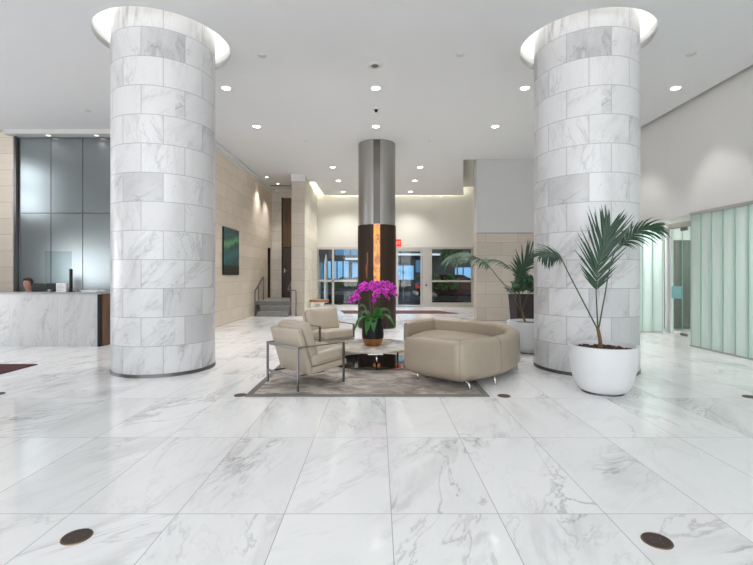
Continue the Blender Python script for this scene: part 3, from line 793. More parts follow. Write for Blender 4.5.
for x in (.85, 3.4):
    for yy in (.0, 1.6):
        bm = bmesh.new()
        bmesh.ops.create_cone(bm, cap_ends=True, segments=28, radius1=.32, radius2=.32, depth=.2, matrix=Matrix.Translation((x, yy + .08, .32)) @ Matrix.Rotation(PI / 2, 4, 'X'))
        wh = obj('wheel', bm, M_TYRE, car)
        bm = bmesh.new(); bmesh.ops.create_cone(bm, cap_ends=True, segments=20, radius1=.19, radius2=.19, depth=.215, matrix=Matrix.Translation((x, yy + .08, .32)) @ Matrix.Rotation(PI / 2, 4, 'X')); obj('rim', bm, M_CHROME, wh)
bm = bmesh.new(); box(bm, -.02, .22, -.012, .3, .72, .90, .02); obj('tail_lamp', bm, E_TAIL, car)
bm = bmesh.new(); box(bm, -.06, .1, -.01, 1.7, .36, .55, .03); obj('bumper', bm, M_OUTCOL, car)

# ------------------------------------------------------------------ ceiling fittings
DL = [(-2.77, 8.03), (-.04, 8.03), (2.68, 8.03), (5.43, 8.03), (-2.79, 10.1), (-.05, 10.1), (2.69, 10.1),
      (-1.43, 13.9), (-1.43, 15.9), (-1.43, 18.0), (1.33, 13.9), (1.33, 15.9), (1.33, 18.0), (5.43, 5.9), (5.43, 10.1)]
LL = ['first ceiling row, just right of the left marble column', 'first ceiling row, in front of the centre column', 'first ceiling row, just left of the right marble column', 'first ceiling row, near the white right wall',
      'second ceiling row, towards the stone wall on the left', 'second ceiling row, directly over the centre column', 'second ceiling row, left of the right marble column',
      'left of the centre column, nearest of three before the entrance', 'left of the centre column, middle of three before the entrance', 'left of the centre column, last before the entrance cove',
      'right of the centre column, nearest of three before the entrance', 'right of the centre column, middle of three before the entrance', 'right of the centre column, last before the entrance cove',
      'near the right wall, above the viewer', 'second ceiling row, near the white right wall']
proto = None
for (x, y), lab in zip(DL, LL):
    lab = 'small round recessed downlight, ' + lab
    if proto is None:
        proto = thing('downlight', lab, 'light', (x, y, H), 0, 'recessed ceiling downlights')
        bm = bmesh.new(); lathe(bm, [(.075, -.004), (.092, -.008), (.098, 0)], 28); obj('trim_ring', bm, M_WHITE, proto)
        bm = bmesh.new(); lathe(bm, [(0, -.005), (.076, -.005)], 28); obj('lens', bm, E_LAMP, proto)
        cur = proto
    else:
        cur = dup(proto, (x, y, H), label=lab)
    ld = bpy.data.lights.new('downlight_lamp', 'SPOT'); ld.energy = 170 if y > 13 else 140; ld.color = (1, .965, .945); ld.spot_size = R(120); ld.spot_blend = 1.; ld.shadow_soft_size = .08
    if x > 5: ld.energy = 55; ld.spot_size = R(78); ld.spot_blend = .5
    lo = bpy.data.objects.new('downlight_lamp', ld); C.objects.link(lo); lo.location = (x, y, H - .04)
for k, (y, e) in enumerate(((15.3, 120), (16.4, 140))):
    l = thing('wall_washer', 'small spotlight washing the stone wall above the steps, %s the doorway' % ('before', 'nearest')[k], 'light', (-3.86 + .13 * k, y, H), 0, 'stone wall spotlights')
    bm = bmesh.new(); lathe(bm, [(.04, -.004), (.05, -.008), (.054, 0)], 20); obj('trim_ring', bm, M_WHITE, l)
    bm = bmesh.new(); lathe(bm, [(0, -.005), (.041, -.005)], 20); obj('lens', bm, E_LAMP, l)
    ld = bpy.data.lights.new('washer', 'SPOT'); ld.energy = e; ld.color = (1, .97, .93); ld.spot_size = R(80); ld.spot_blend = 1; ld.shadow_soft_size = .03
    lo = bpy.data.objects.new('washer_lamp', ld); C.objects.link(lo); lo.parent = l; lo.location = (0, 0, -.03)
M_DISC = plain('grey_ceiling_disc', (.56, .56, .55, 1), .6)
for k, (x, y, r_, lab) in enumerate(((-1.80, 6.82, .07, 'right of the left column'), (1.27, 6.80, .07, 'left of the right column'), (4.83, 6.79, .07, 'near the right wall'), (-6.02, 9.13, .06, 'left of the left column'), (-1.83, 11.2, .05, 'left of the centre column, further back'), (1.3, 11.2, .05, 'right of the centre column, further back'))):
    sc_ = thing('sprinkler_cover', 'small flat grey sprinkler cover on the ceiling, ' + lab, 'sprinkler', (x, y, H), 0, 'ceiling sprinkler covers')
    bm = bmesh.new(); lathe(bm, [(0, -.012), (r_ * .9, -.012), (r_, -.006), (r_ * .96, 0)], 24); obj('cover', bm, M_DISC, sc_, True)
sk = thing('ceiling_speaker', 'round grey ceiling speaker in front of the downlight row', 'speaker', (-.05, 7.15, H))
bm = bmesh.new(); lathe(bm, [(.06, -.015), (.115, -.012), (.125, 0)], 32); obj('rim', bm, M_DISC, sk, True)
bm = bmesh.new(); lathe(bm, [(0, -.02), (.05, -.018), (.065, -.012)], 32); obj('grille', bm, M_COLBASE, sk, True)
sk = thing('smoke_detector', 'small domed smoke detector between two downlights over the centre column', 'smoke detector', (-.04, 9.0, H))
bm = bmesh.new(); lathe(bm, [(.0, -.03), (.075, -.028), (.085, 0)], 28); obj('base', bm, M_DISC, sk, True)
bm = bmesh.new(); lathe(bm, [(0, -.085), (.025, -.08), (.04, -.03)], 20); obj('sensor', bm, M_BLACK, sk, True)

# floor access discs
FD = [(-1.565, 2.287, 'near the viewer on the left side'), (1.428, 2.252, 'near the viewer on the right side'), (1.42, 4.958, 'beside the rug corner under the sofa'), (-1.56, 4.99, 'at the left corner of the large rug'),
      (-4.36, 5.04, 'near the maroon rug'), (4.16, 4.92, 'at the right picture edge')]
for x, y, lab in FD:
    f = thing('floor_cover', 'round bronze floor cover set in the marble, ' + lab, 'floor cover', (x, y, 0), 0, 'bronze floor covers')
    bm = bmesh.new(); lathe(bm, [(0, .003), (.066, .003)], 32); obj('lid', bm, M_DARKMETAL, f)
    bm = bmesh.new(); lathe(bm, [(.064, .0045), (.071, .0045), (.073, 0)], 32); obj('rim', bm, plain('bronze_rim', (.16, .11, .07, 1), .4, .8), f)
    for a in range(4):
        bm = bmesh.new(); lathe(bm, [(0, .0042), (.004, .004), (.0045, .002)], 8, .03 * math.cos(a * PI / 2 + .5), .03 * math.sin(a * PI / 2 + .5)); obj('screw', bm, M_COLBASE, f)

# ------------------------------------------------------------------ rugs
rg = thing('area_rug', 'large mottled beige and grey rug under the seating group', 'rug', (-.115, 4.917, 0))
bm = bmesh.new(); box(bm, -1.30, 1.29, .075, 3.6, 0, .012); obj('rug_field', bm, M_RUG, rg)
bm = bmesh.new()
for q in ((-1.375, 1.365, 0, .075), (-1.375, 1.365, 3.6, 3.675), (-1.375, -1.30, .075, 3.6), (1.29, 1.365, .075, 3.6)): box(bm, q[0], q[1], q[2], q[3], 0, .0125)
obj('rug_border', bm, M_RUGEDGE, rg)
bm = bmesh.new(); box(bm, -2.4, 0, -2.6, 0, 0, .012, .004, 1)
tag(obj('maroon_rug', bm, M_MAROON, loc=(-5.18, 6.70, 0)), 'dark maroon rug at the left edge in front of the reception desk', 'rug')
RZ = .0125

# ------------------------------------------------------------------ reception desk
dk = thing('reception_desk', 'long white marble reception desk with grey top and walnut end', 'desk', (-5.29, 8.39, 0))
bm = bmesh.new(); box(bm, -4.1, -.06, 0, .06, 0, 1.0); obj('front_panel', bm, M_DESKMARBLE, dk)
bm = bmesh.new(); box(bm, -.06, -.0, -.003, .75, 0, 1.0); obj('corner_trim', bm, M_BLACK, dk)
bm = bmesh.new(); box(bm, .0, .02, .03, .75, 0.01, .99); obj('end_panel', bm, M_WOODDESK, dk)
bm = bmesh.new(); box(bm, -4.1, .03, -.03, .42, 1.0, 1.035, .003, 1); obj('counter_top', bm, M_COUNTER, dk)
bm = bmesh.new(); box(bm, -4.1, -.06, .06, .75, .70, .735); obj('work_surface', bm, M_WOODDESK, dk)
CT = 1.035
mo = thing('computer_monitor', 'black computer monitor seen from behind on the reception desk', 'monitor', (-6.80, 8.99, .735))
bm = bmesh.new(); box(bm, -.27, .26, -.02, .02, .13, .46, .008); obj('screen_housing', bm, M_BLACK, mo)
bm = bmesh.new(); box(bm, -.03, .03, -.035, -.015, .01, .25); obj('stand', bm, M_BLACK, mo)
bm = bmesh.new(); box(bm, -.12, .12, -.1, .1, 0, .012, .004, 1); obj('foot', bm, M_BLACK, mo)
bm = bmesh.new(); box(bm, -.12, .05, -.032, -.018, .2, .36, .006); obj('vent_panel', bm, M_SOFFIT, mo)
ds = thing('counter_display', 'small pale printed sign box on the counter beside the black monitor', 'sign', (-6.17, 8.60, CT))
bm = bmesh.new(); box(bm, -.095, .095, -.04, .04, 0, .17, .004, 1); obj('card', bm, M_PAPER, ds)
bm = bmesh.new()
for z in (.14, .115, .09, .06, .035): box(bm, -.07, .07 - .02 * ((z * 1000) % 3), -.0425, -.039, z - .005, z + .004)
obj('print_lines', bm, M_CARDGREY, ds)
po = thing('counter_post', 'thin black upright post on the reception counter', 'post', (-6.015, 8.62, CT))
bm = bmesh.new(); box(bm, -.022, .022, -.022, .022, 0, .45, .004, 1); obj('upright', bm, M_BLACK, po)
bm = bmesh.new(); box(bm, -.05, .05, -.05, .05, 0, .01); obj('base', bm, M_BLACK, po)
gs = thing('counter_glass_screen', 'clear glass screen standing on the reception counter behind the monitor', 'glass screen', (-6.32, 8.70, CT))
bm = bmesh.new(); box(bm, -.26, .26, -.005, .005, 0.01, .80); obj('pane', bm, M_SCREENGLASS, gs)
bm = bmesh.new(); box(bm, -.2, -.14, -.02, .02, 0, .05); box(bm, .14, .2, -.02, .02, 0, .05); obj('clamp', bm, M_BARSTEEL, gs)
pp = thing('paper_stack', 'low pile of papers on the right end of the reception counter', 'papers', (-5.56, 8.60, CT))
for k in range(4):
    bm = bmesh.new(); box(bm, -.16, .16, -.11, .11, .009 * k, .009 * k + .008, M=Matrix.Translation((random.uniform(-.04, .04), 0, 0)) @ Matrix.Rotation(random.uniform(-.3, .3), 4, 'Z')); obj('sheet', bm, M_PAPER, pp)

# person sitting behind the desk
pe = thing('person', 'person with dark hair sitting behind the reception desk, only the head showing', 'person', (-7.72, 9.75, 0), PI)
def skin_body(name, verts, edges, mat, parent, root=0, lv=2):
    me = bpy.data.meshes.new(name); me.from_pydata([v[:3] for v in verts], edges, []); me.update()
    o = bpy.data.objects.new(name, me); C.objects.link(o); o.parent = parent
    m1_ = o.modifiers.new('skin', 'SKIN'); m1_.use_smooth_shade = True
    for i, v in enumerate(verts): me.skin_vertices[0].data[i].radius = (v[3], v[4] if len(v) > 4 else v[3]); me.skin_vertices[0].data[i].use_root = (i == root)
    o.modifiers.new('sub', 'SUBSURF').levels = lv; o.modifiers['sub'].render_levels = lv
    bpy.context.view_layer.update()
    m2_ = bpy.data.meshes.new_from_object(o.evaluated_get(bpy.context.evaluated_depsgraph_get()))
    o.modifiers.clear(); o.data = m2_; m2_.materials.clear(); m2_.materials.append(mat)
    for p in m2_.polygons: p.use_smooth = True
    return o
V = [(0, 0, .50, .15, .12), (0, .0, .72, .14, .11), (0, .01, .90, .17, .11), (0, .02, 1.0, .06, .06), (0, .04, 1.07, .05, .055), (0, .06, 1.13, .075, .085), (0, .07, 1.20, .085, .095), (0, .06, 1.26, .05, .06),
     (-.19, .01, .95, .06), (-.24, .04, .72, .045), (-.17, .27, .76, .035), (-.12, .38, .76, .03), (.19, .01, .95, .06), (.24, .04, .72, .045), (.17, .27, .76, .035), (.12, .38, .76, .03),
     (-.1, .1, .47, .09), (-.13, .45, .47, .07), (-.13, .46, .08, .045), (-.13, .58, .05, .035), (.1, .1, .47, .09), (.13, .45, .47, .07), (.13, .46, .08, .045), (.13, .58, .05, .035)]
Ed = [(0, 1), (1, 2), (2, 3), (3, 4), (4, 5), (5, 6), (6, 7), (2, 8), (8, 9), (9, 10), (10, 11), (2, 12), (12, 13), (13, 14), (14, 15), (0, 16), (16, 17), (17, 18), (18, 19), (0, 20), (20, 21), (21, 22), (22, 23)]
skin_body('body', V, Ed, M_SKIN, pe)
bm = bmesh.new(); bmesh.ops.create_uvsphere(bm, u_segments=24, v_segments=16, radius=1)
for v in bm.verts: v.co = Vector((v.co.x * .098, v.co.y * .105 + .045, v.co.z * .10 + 1.215))
bmesh.ops.delete(bm, geom=[v for v in bm.verts if v.co.y > .085 and v.co.z < 1.235], context='VERTS')
obj('hair', bm, M_HAIR, pe, True)
bm = bmesh.new()
for sx in (-.035, .035): bmesh.ops.create_uvsphere(bm, u_segments=10, v_segments=8, radius=.012, matrix=Matrix.Translation((sx, .155, 1.19)))
obj('eyes', bm, M_HAIR, pe)
V2 = [(0, 0, .52, .17, .14), (0, .0, .72, .16, .13), (0, .01, .90, .185, .125), (0, .02, .985, .08, .075), (-.2, .01, .945, .075), (-.235, .03, .78, .062), (.2, .01, .945, .075), (.235, .03, .78, .062)]
skin_body('shirt', V2, [(0, 1), (1, 2), (2, 3), (2, 4), (4, 5), (2, 6), (6, 7)], M_PINK, pe)
st = thing('office_stool', 'dark round office stool under the person behind the desk', 'stool', (-7.72, 9.73, 0))
bm = bmesh.new(); lathe(bm, [(0, .355), (.19, .355), (.2, .33), (.19, .30), (0, .30)], 28); obj('seat', bm, M_BLACK, st, True)
bm = bmesh.new(); tube(bm, [(0, 0, .03), (0, 0, .31)], .03); obj('stem', bm, M_COLBASE, st)
bm = bmesh.new(); lathe(bm, [(0, .03), (.2, .02), (.21, 0)], 28); obj('foot', bm, M_COLBASE, st)

# ------------------------------------------------------------------ painting
pa = thing('painting', 'tall teal abstract painting on the beige stone wall', 'painting', (-4.2, 12.48, 1.37))
bm = bmesh.new(); box(bm, .002, .04, -.62, .70, 0, 1.31); obj('canvas_edge', bm, M_BLACK, pa)
bm = bmesh.new(); box(bm, .04, .043, -.615, .695, .005, 1.305); obj('picture', bm, M_ART, pa)

# ------------------------------------------------------------------ armchairs
def bar(bm, p, q, w, tck, upv=(0, 0, 1)):
    p, q = Vector(p), Vector(q); t_ = (q - p).normalized(); u = Vector(upv)
    if abs(t_.dot(u)) > .9: u = Vector((0, 1, 0))
    s_ = t_.cross(u).normalized(); u = s_.cross(t_).normalized()
    vs = []
    for pt in (p, q):
        vs.append([bm.verts.new(pt + s_ * a * w / 2 + u * b * tck / 2) for a, b in ((-1, -1), (1, -1), (1, 1), (-1, 1))])
    bm.faces.new(vs[0]); bm.faces.new(vs[1])
    for i in range(4): bm.faces.new((vs[0][i], vs[0][(i + 1) % 4], vs[1][(i + 1) % 4], vs[1][i]))

def armchair(loc, rz, label):
    t_ = thing('armchair', label, 'armchair', loc, rz, 'leather armchairs with steel frames')
    hw, hd, z = .340, .342, .50
    for sx in (-1, 1):
        for sy in (-1, 1):
            bm = bmesh.new(); box(bm, sx * hw - .017, sx * hw + .017, sy * hd - .007, sy * hd + .007, 0, z); lg = obj('leg', bm, M_BARSTEEL, t_)
    bm = bmesh.new()
    for sx in (-1, 1): box(bm, sx * hw - .017, sx * hw + .017, -hd - .007, hd + .007, z, z + .012)
    obj('arm_rail', bm, M_BARSTEEL, t_)
    bm = bmesh.new(); box(bm, -hw, hw, -hd - .007, -hd + .007, z - .022, z + .012); obj('back_rail', bm, M_BARSTEEL, t_)
    bm = bmesh.new(); box(bm, -hw + .017, hw - .017, -hd - .007, -hd + .007, .135, .168)
    for sx in (-1, 1): box(bm, sx * .24 - .016, sx * .24 + .016, -hd, .10, .150, .165)
    obj('stretcher', bm, M_BARSTEEL, t_)
    # shell: L profile in y-z
    w = .312
    def slab(p0, p1, th, name, wd=w):
        bm = bmesh.new()
        p0, p1 = Vector(p0), Vector(p1); d_ = (p1 - p0); L = d_.length; ang = math.atan2(d_.y, d_.x)
        box(bm, -wd, wd, 0, L, -th / 2, th / 2, .018, 3)
        bmesh.ops.transform(bm, matrix=Matrix.Translation((0, p0.x, p0.y)) @ Matrix.Rotation(ang, 4, 'X'), verts=bm.verts[:])
        return autosmooth(obj(name, bm, M_LEATHER, t_), 50)
    slab((-.15, .195), (.42, .25), .075, 'seat_shell')
    slab((-.135, .165), (-.300, .705), .075, 'back_shell')
    bm = bmesh.new(); cushion(bm, .60, .58, .19, Matrix.Translation((0, .155, .34)) @ Matrix.Rotation(R(5), 4, 'X'), .35)
    obj('seat_cushion', bm, M_LEATHER, t_, True)
    bm = bmesh.new(); cushion(bm, .60, .46, .19, Matrix.Translation((0, -.125, .560)) @ Matrix.Rotation(R(107), 4, 'X'), .75)
    obj('back_cushion', bm, M_LEATHER, t_, True)
    bm = bmesh.new()
    for sx in (-1, 1):
        pts = [(sx * .303, .42, .33), (sx * .304, .2, .31), (sx * .303, -.03, .29)]
        tube(bm, pts, .004, 6)
    obj('piping', bm, M_SEAM, t_)
    return t_
f1 = math.atan2(.6955, .7185) - PI / 2
armchair((-.917, 5.571, RZ), f1, 'taupe leather armchair with steel frame seen from behind, nearer the viewer')
f2 = math.atan2(-.78, .62) - PI / 2
armchair((-.90, 7.68, RZ), f2, 'taupe leather armchair facing the viewer beyond the coffee table')

# ------------------------------------------------------------------ coffee table
ct = thing('coffee_table', 'low round travertine coffee table over a black mirror base', 'coffee table', (-.08, 6.85, RZ))
bm = bmesh.new(); lathe(bm, [(0, .238), (.64, .238), (.66, .245), (.66, .265), (.652, .27), (0, .27)], 96); autosmooth(obj('table_top', bm, M_TRAV, ct))
bm = bmesh.new(); lathe(bm, [(0, .012), (.650, .012), (.650, 0), (0, 0)], 96); autosmooth(obj('base_disc', bm, M_BLACKGLASS, ct))
bm = bmesh.new(); lathe(bm, [(.650, .014), (.662, .014), (.662, 0), (.650, 0)], 96); autosmooth(obj('base_rim', bm, M_CHROME, ct))
for a in (-86, 34, 154):
    ca, sa = math.cos(R(a)), math.sin(R(a))
    bm = bmesh.new()
    MM = Matrix.Rotation(R(a), 4, 'Z')
    box(bm, .56, .672, -.11, .11, .226, .238, .003, 1, M=MM); box(bm, .660, .674, -.11, .11, .226, .250, .003, 1, M=MM); obj('bracket', bm, M_LEGSTEEL, ct)
for a in (-83, 37, 157):
    bm = bmesh.new(); ca, sa = .50 * math.cos(R(a)), .50 * math.sin(R(a)); tube(bm, [(ca, sa, .012), (ca, sa, .238)], .013, 10); obj('leg', bm, M_CHROME, ct, True)
TZ = RZ + .27

# ------------------------------------------------------------------ orchid
orc = thing('potted_orchid', 'magenta orchid in a black and copper pot on the coffee table', 'potted plant', (-.08, 6.77, TZ))
bm = bmesh.new(); lathe(bm, [(.163, .115), (.168, .16), (.163, .28), (.150, .40), (.138, .40), (.145, .30), (.10, .30)], 48); autosmooth(obj('pot', bm, M_POTBLACK, orc))
bm = bmesh.new(); lathe(bm, [(0, 0), (.105, 0), (.125, .02), (.150, .07), (.164, .116), (.15, .116)], 48); autosmooth(obj('pot_base', bm, M_COPPER, orc))
bm = bmesh.new(); lathe(bm, [(0, .385), (.14, .375)], 24); obj('moss', bm, M_SOIL, orc)
def strap_leaf(bm, a, L, w, rise, droop):
    d_ = Vector((math.cos(a), math.sin(a), 0)); s_ = Vector((-math.sin(a), math.cos(a), 0)); prev = None
    n = 12
    for i in range(n + 1):
        f = i / n
        p = d_ * (.04 + L * f) + Vector((0, 0, .38 + rise * math.sin(f * PI * .62) * 1.15 - droop * f ** 2.2))
        ww = w * (math.sin(PI * min(1, .10 + f * .9)) ** .6) * (1 if f < 1 else .1)
        row = [bm.verts.new(p - s_ * ww + Vector((0, 0, .018))), bm.verts.new(p - s_ * ww * .5), bm.verts.new(p + Vector((0, 0, -.008))), bm.verts.new(p + s_ * ww * .5), bm.verts.new(p + s_ * ww + Vector((0, 0, .018)))]
        if prev:
            for k in range(4): bm.faces.new((prev[k], prev[k + 1], row[k + 1], row[k]))
        prev = row
for a, L, w, rise, dr in ((-150, .28, .06, .12, .26), (-118, .17, .068, .13, .34), (-85, .16, .062, .10, .26), (-25, .33, .055, .15, .24), (15, .25, .055, .20, .12), (-172, .16, .07, .22, .02), (60, .26, .05, .18, .2), (140, .26, .05, .2, .25), (-55, .20, .055, .20, .06)):
    bm = bmesh.new(); strap_leaf(bm, R(a), L, w, rise, dr); o = obj('leaf', bm, M_ORCHLEAF, orc, True)
    sm = o.modifiers.new('thick', 'SOLIDIFY'); sm.thickness = .006
# flower prototype facing -Y
def flower_mesh():
    bm = bmesh.new()
    for a, L, w in ((90, .042, .026), (90 + 72 - 2, .044, .036), (90 - 72 + 2, .044, .036), (90 + 150, .038, .024), (90 - 150, .038, .024)):
        d_ = Vector((math.cos(R(a)), 0, math.sin(R(a)))); s_ = Vector((-math.sin(R(a)), 0, math.cos(R(a)))); prev = None
        for i in range(6):
            f = i / 5; ww = w * math.sin(PI * (.08 + .87 * f)) ** .7
            p = d_ * (.004 + L * f); yy = -.010 * math.sin(f * PI) + .006 * f
            row = [bm.verts.new(p + s_ * ww * .5 * k + Vector((0, yy + .006 * abs(k), 0))) for k in (-1, 0, 1)]
            if prev:
                for k in (0, 1): bm.faces.new((prev[k], prev[k + 1], row[k + 1], row[k]))
            prev = row
    return bm
fl0 = obj('flower', flower_mesh(), M_PETAL, orc, True)
bm = bmesh.new(); bmesh.ops.create_uvsphere(bm, u_segments=10, v_segments=8, radius=.011, matrix=Matrix.Translation((0, -.012, -.006)) @ Matrix.Scale(1.5, 4, (0, 0, 1)))
lip0 = obj('lip', bm, M_PETALIN, fl0, True)
arcs = [
    [(-.02, 0, .38), (-.04, .0, .64), (-.07, -.02, .88), (-.15, -.03, .92), (-.24, -.05, .82), (-.31, -.06, .65)],
    [(-.03, .02, .38), (-.05, .05, .66), (-.06, .08, .88), (-.13, .10, .94), (-.20, .10, .88), (-.27, .1, .75)],
    [(.01, 0, .38), (.01, .0, .68), (.04, -.03, .90), (.12, -.05, .93), (.19, -.07, .86), (.24, -.08, .74)],
    [(.02, .02, .38), (.04, .04, .70), (.10, .05, .92), (.20, .05, .95), (.30, .04, .90), (.365, .03, .77)],
    [(.0, -.02, .38), (.0, -.05, .66), (-.01, -.08, .90), (.02, -.12, .92), (.05, -.15, .84), (.06, -.16, .73)],
    [(.0, .03, .38), (.02, .08, .68), (.08, .12, .93), (.16, .14, .96), (.24, .15, .92), (.31, .15, .82)],
]
first = True
fr_ = random.Random(3)
def add_flower(p, sc):
    global first
    if first: o = fl0; first = False
    else:
        o = fl0.copy(); C.objects.link(o); o.parent = orc
        l2 = lip0.copy(); C.objects.link(l2); l2.parent = o
    o.location = p; o.scale = (sc, sc, sc)
    o.rotation_euler = (fr_.uniform(-.35, .15), fr_.uniform(-.3, .3), math.atan2(p.x, 1) * 1.6 + fr_.uniform(-.7, .7))
for ai, A in enumerate(arcs):
    P_ = spline(A, 8)
    bm = bmesh.new(); tube(bm, P_, .006, 6, .003); obj('flower_stem', bm, M_STEMP, orc, True)
    n = len(P_); k0 = int(n * .44); cnt = 14
    for q in range(cnt):
        p = P_[min(n - 1, int(k0 + (n - 1 - k0) * q / (cnt - 1)))]
        side = (-1) ** q
        add_flower(p + Vector((side * .022 + fr_.uniform(-.02, .02), -.03 + fr_.uniform(-.09, .05), fr_.uniform(-.055, .03))), fr_.uniform(.85, 1.08) * (1 if q < cnt - 2 else .75))
# ------------------------------------------------------------------ sofa
so = thing('curved_sofa', 'large curved taupe leather sofa with low wraparound back and chrome legs', 'sofa', (1.0, 6.77, 0))
OX, OY = 1.0, 6.77
half = [(.31, 5.80), (.60, 5.50), (.84, 5.265), (.945, 5.19), (1.07, 5.20), (1.32, 5.36), (1.60, 5.60), (1.88, 5.95), (2.05, 6.34)]
ax = 6.77
full = half + [(2.10, ax)] + [(x + (.05 if i > 1 else (.10, .07)[i]), 2 * ax - y) for i, (x, y) in enumerate(half)][::-1]
path = spline([(x - OX, y - OY, 0) for x, y in full], 6)
n = len(path)
bm = bmesh.new()
TH = .20
prof = []  # (inset from outer, z)
def arc(cx, cz, r_, a0, a1, k=5): return [(cx + r_ * math.cos(R(a0 + (a1 - a0) * i / k)), cz + r_ * math.sin(R(a0 + (a1 - a0) * i / k))) for i in range(k + 1)]
prof += arc(.13, .20, .13, 270, 180)           # lower outer roll
prof += [(.0, .30), (.005, .42)]
prof += arc(.070, .508, .062, 180, 90)           # upper outer
prof += arc(TH - .062, .508, .062, 90, 0)
prof += [(TH, .40), (TH, .12)]
rings = []
for i, p in enumerate(path):
    t_ = (path[min(i + 1, n - 1)] - path[max(i - 1, 0)]).normalized()
    nrm = Vector((-t_.y, t_.x, 0))  # inward (left of travel)
    s_ = min(i, n - 1 - i)
    e = 1.0 if s_ >= 5 else math.sqrt(1 - ((5 - s_) / 5) ** 2 * .96)
    ring = []
    for q, z in prof:
        qq = TH / 2 + (q - TH / 2) * (.35 + .65 * e)
        zz = .32 + (z - .32) * (.80 + .20 * e)
        ring.append(bm.verts.new(p + nrm * qq + Vector((0, 0, zz))))
    rings.append(ring)
for a, b in zip(rings, rings[1:]):
    m_ = len(a)
    for k in range(m_): bm.faces.new((a[k], a[(k + 1) % m_], b[(k + 1) % m_], b[k]))
bm.faces.new(rings[0]); bm.faces.new(rings[-1])
o = autosmooth(obj('back_and_arms', bm, M_SOFA, so), 60)
# inner footprint
inner = []
for i, p in enumerate(path):
    t_ = (path[min(i + 1, n - 1)] - path[max(i - 1, 0)]).normalized()
    inner.append(p + Vector((-t_.y, t_.x, 0)) * (TH - .03))
inn = [(p.x, p.y) for p in inner[5:-5]]
front = [(-.46, .66), (-.34, .3), (-.30, 0), (-.34, -.3), (-.46, -.66)]
bm = bmesh.new(); prism(bm, inn + front, .10, .255); obj('seat_base', bm, M_SOFA, so)
def seat_pad(pts, name):
    bm = bmesh.new()
    cx_ = sum(p[0] for p in pts) / len(pts); cy_ = sum(p[1] for p in pts) / len(pts)
    loops = []
    for k, z in ((.93, .25), (.955, .27), (.96, .32), (.945, .345), (.90, .358), (.6, .366)):
        loops.append([bm.verts.new((cx_ + (x - cx_) * k, cy_ + (y - cy_) * k, z)) for x, y in pts])
    for a, b in zip(loops, loops[1:]):
        for i in range(len(a)): bm.faces.new((a[i], a[(i + 1) % len(a)], b[(i + 1) % len(a)], b[i]))
    bm.faces.new(loops[0]); bm.faces.new(loops[-1])
    return autosmooth(obj(name, bm, M_SOFA, so), 50)
lo_ = [p for p in inn if p[1] < -.01]; hi_ = [p for p in inn if p[1] > .01]
seat_pad(lo_ + [(lo_[-1][0], -.01), (-.31, -.01), (-.35, -.3), (-.47, -.66)], 'seat_cushion')
seat_pad([(hi_[0][0], .01)] + hi_ + [(-.47, .66), (-.35, .3), (-.31, .01)], 'seat_cushion')
# seams across the wall
def seam_at(i):
    bm = bmesh.new(); t_ = (path[i + 1] - path[i - 1]).normalized(); nrm = Vector((-t_.y, t_.x, 0))
    pts = [path[i] + nrm * q + Vector((0, 0, z)) for q, z in prof[1:-2]]
    pts = [p + (p - (path[i] + nrm * TH / 2 + Vector((0, 0, .34)))).normalized() * .001 for p in pts]
    tube(bm, pts, .0035, 6); obj('seam', bm, M_SEAM, so)
def near(px, py):
    return min(range(1, n - 1), key=lambda i: (path[i].x + OX - px) ** 2 + (path[i].y + OY - py) ** 2)
for p in ((.955, 5.175), (1.53, 5.54), (2.10, 6.9), (1.58, 7.96), (1.0, 8.36)): seam_at(near(*p))
for (x, y, dx, dy) in ((.52, 5.80, 0, -.06), (1.00, 5.27, .08, -.09), (1.40, 5.60, .06, -.12), (1.92, 6.35, .08, -.02), (1.92, 7.2, .08, .02), (1.4, 7.95, .05, .08), (.9, 8.2, -.03, .08), (.58, 7.74, 0, .05)):
    bm = bmesh.new(); x -= OX; y -= OY
    tube(bm, spline([(x - dx, y - dy, .11), (x + dx * .3, y + dy * .3, .105), (x + dx * .9, y + dy * .9, .075), (x + dx, y + dy, RZ if x + dx + OX < 1.25 and y + dy + OY < 8.55 else 0.0)], 5), .016, 10)
    obj('leg', bm, M_LEGSTEEL, so, True)

# ------------------------------------------------------------------ palms
def frond(bm, ctrl, start, L, side_dir, seed, nleaf=26, droop=.35, w=.013, upb=.5, fw=1.):
    """ctrl: rachis control points; leaflets from fraction start to the tip"""
    P_ = spline(ctrl, 10); m_ = len(P_); rnd = random.Random(seed)
    sd = Vector(side_dir).normalized()
    for k in range(nleaf):
        f = start + (1 - start) * (k / (nleaf - 1)) ** .9
        i = min(m_ - 2, int(f * (m_ - 1)))
        p = P_[i]; t_ = (P_[min(i + 2, m_ - 1)] - P_[max(i - 2, 0)]).normalized()
        g = (k / (nleaf - 1))
        ll = L * (math.sin(PI * (.16 + .74 * g)) ** .8) * rnd.uniform(.85, 1.1)
        for s_ in (-1, 1):
            s2 = (sd - t_ * sd.dot(t_)).normalized() * s_
            d_ = (t_ * fw * (.55 + .55 * g) + s2 * (1.0 - .45 * g) + Vector((0, 0, .12 * upb))).normalized()
            d_ = (d_ + Vector((rnd.uniform(-.12, .12), rnd.uniform(-.12, .12), rnd.uniform(-.1, .1)))).normalized()
            nr = d_.cross(t_).normalized(); wd = nr.cross(d_).normalized()
            prev = None; pos = p.copy(); dd = d_.copy(); ns = 6
            for j in range(ns + 1):
                u = j / ns; ww = w * (1 - u ** 2.2) * (.5 + .5 * min(1, u * 5)) + .0006
                row = [bm.verts.new(pos - wd * ww), bm.verts.new(pos + nr * ww * .35), bm.verts.new(pos + wd * ww)]
                if prev:
                    bm.faces.new((prev[0], prev[1], row[1], row[0])); bm.faces.new((prev[1], prev[2], row[2], row[1]))
                prev = row
                pos = pos + dd * ll / ns
                dd = (dd + Vector((0, 0, -droop / ns * (1 + u)))).normalized()
    return P_
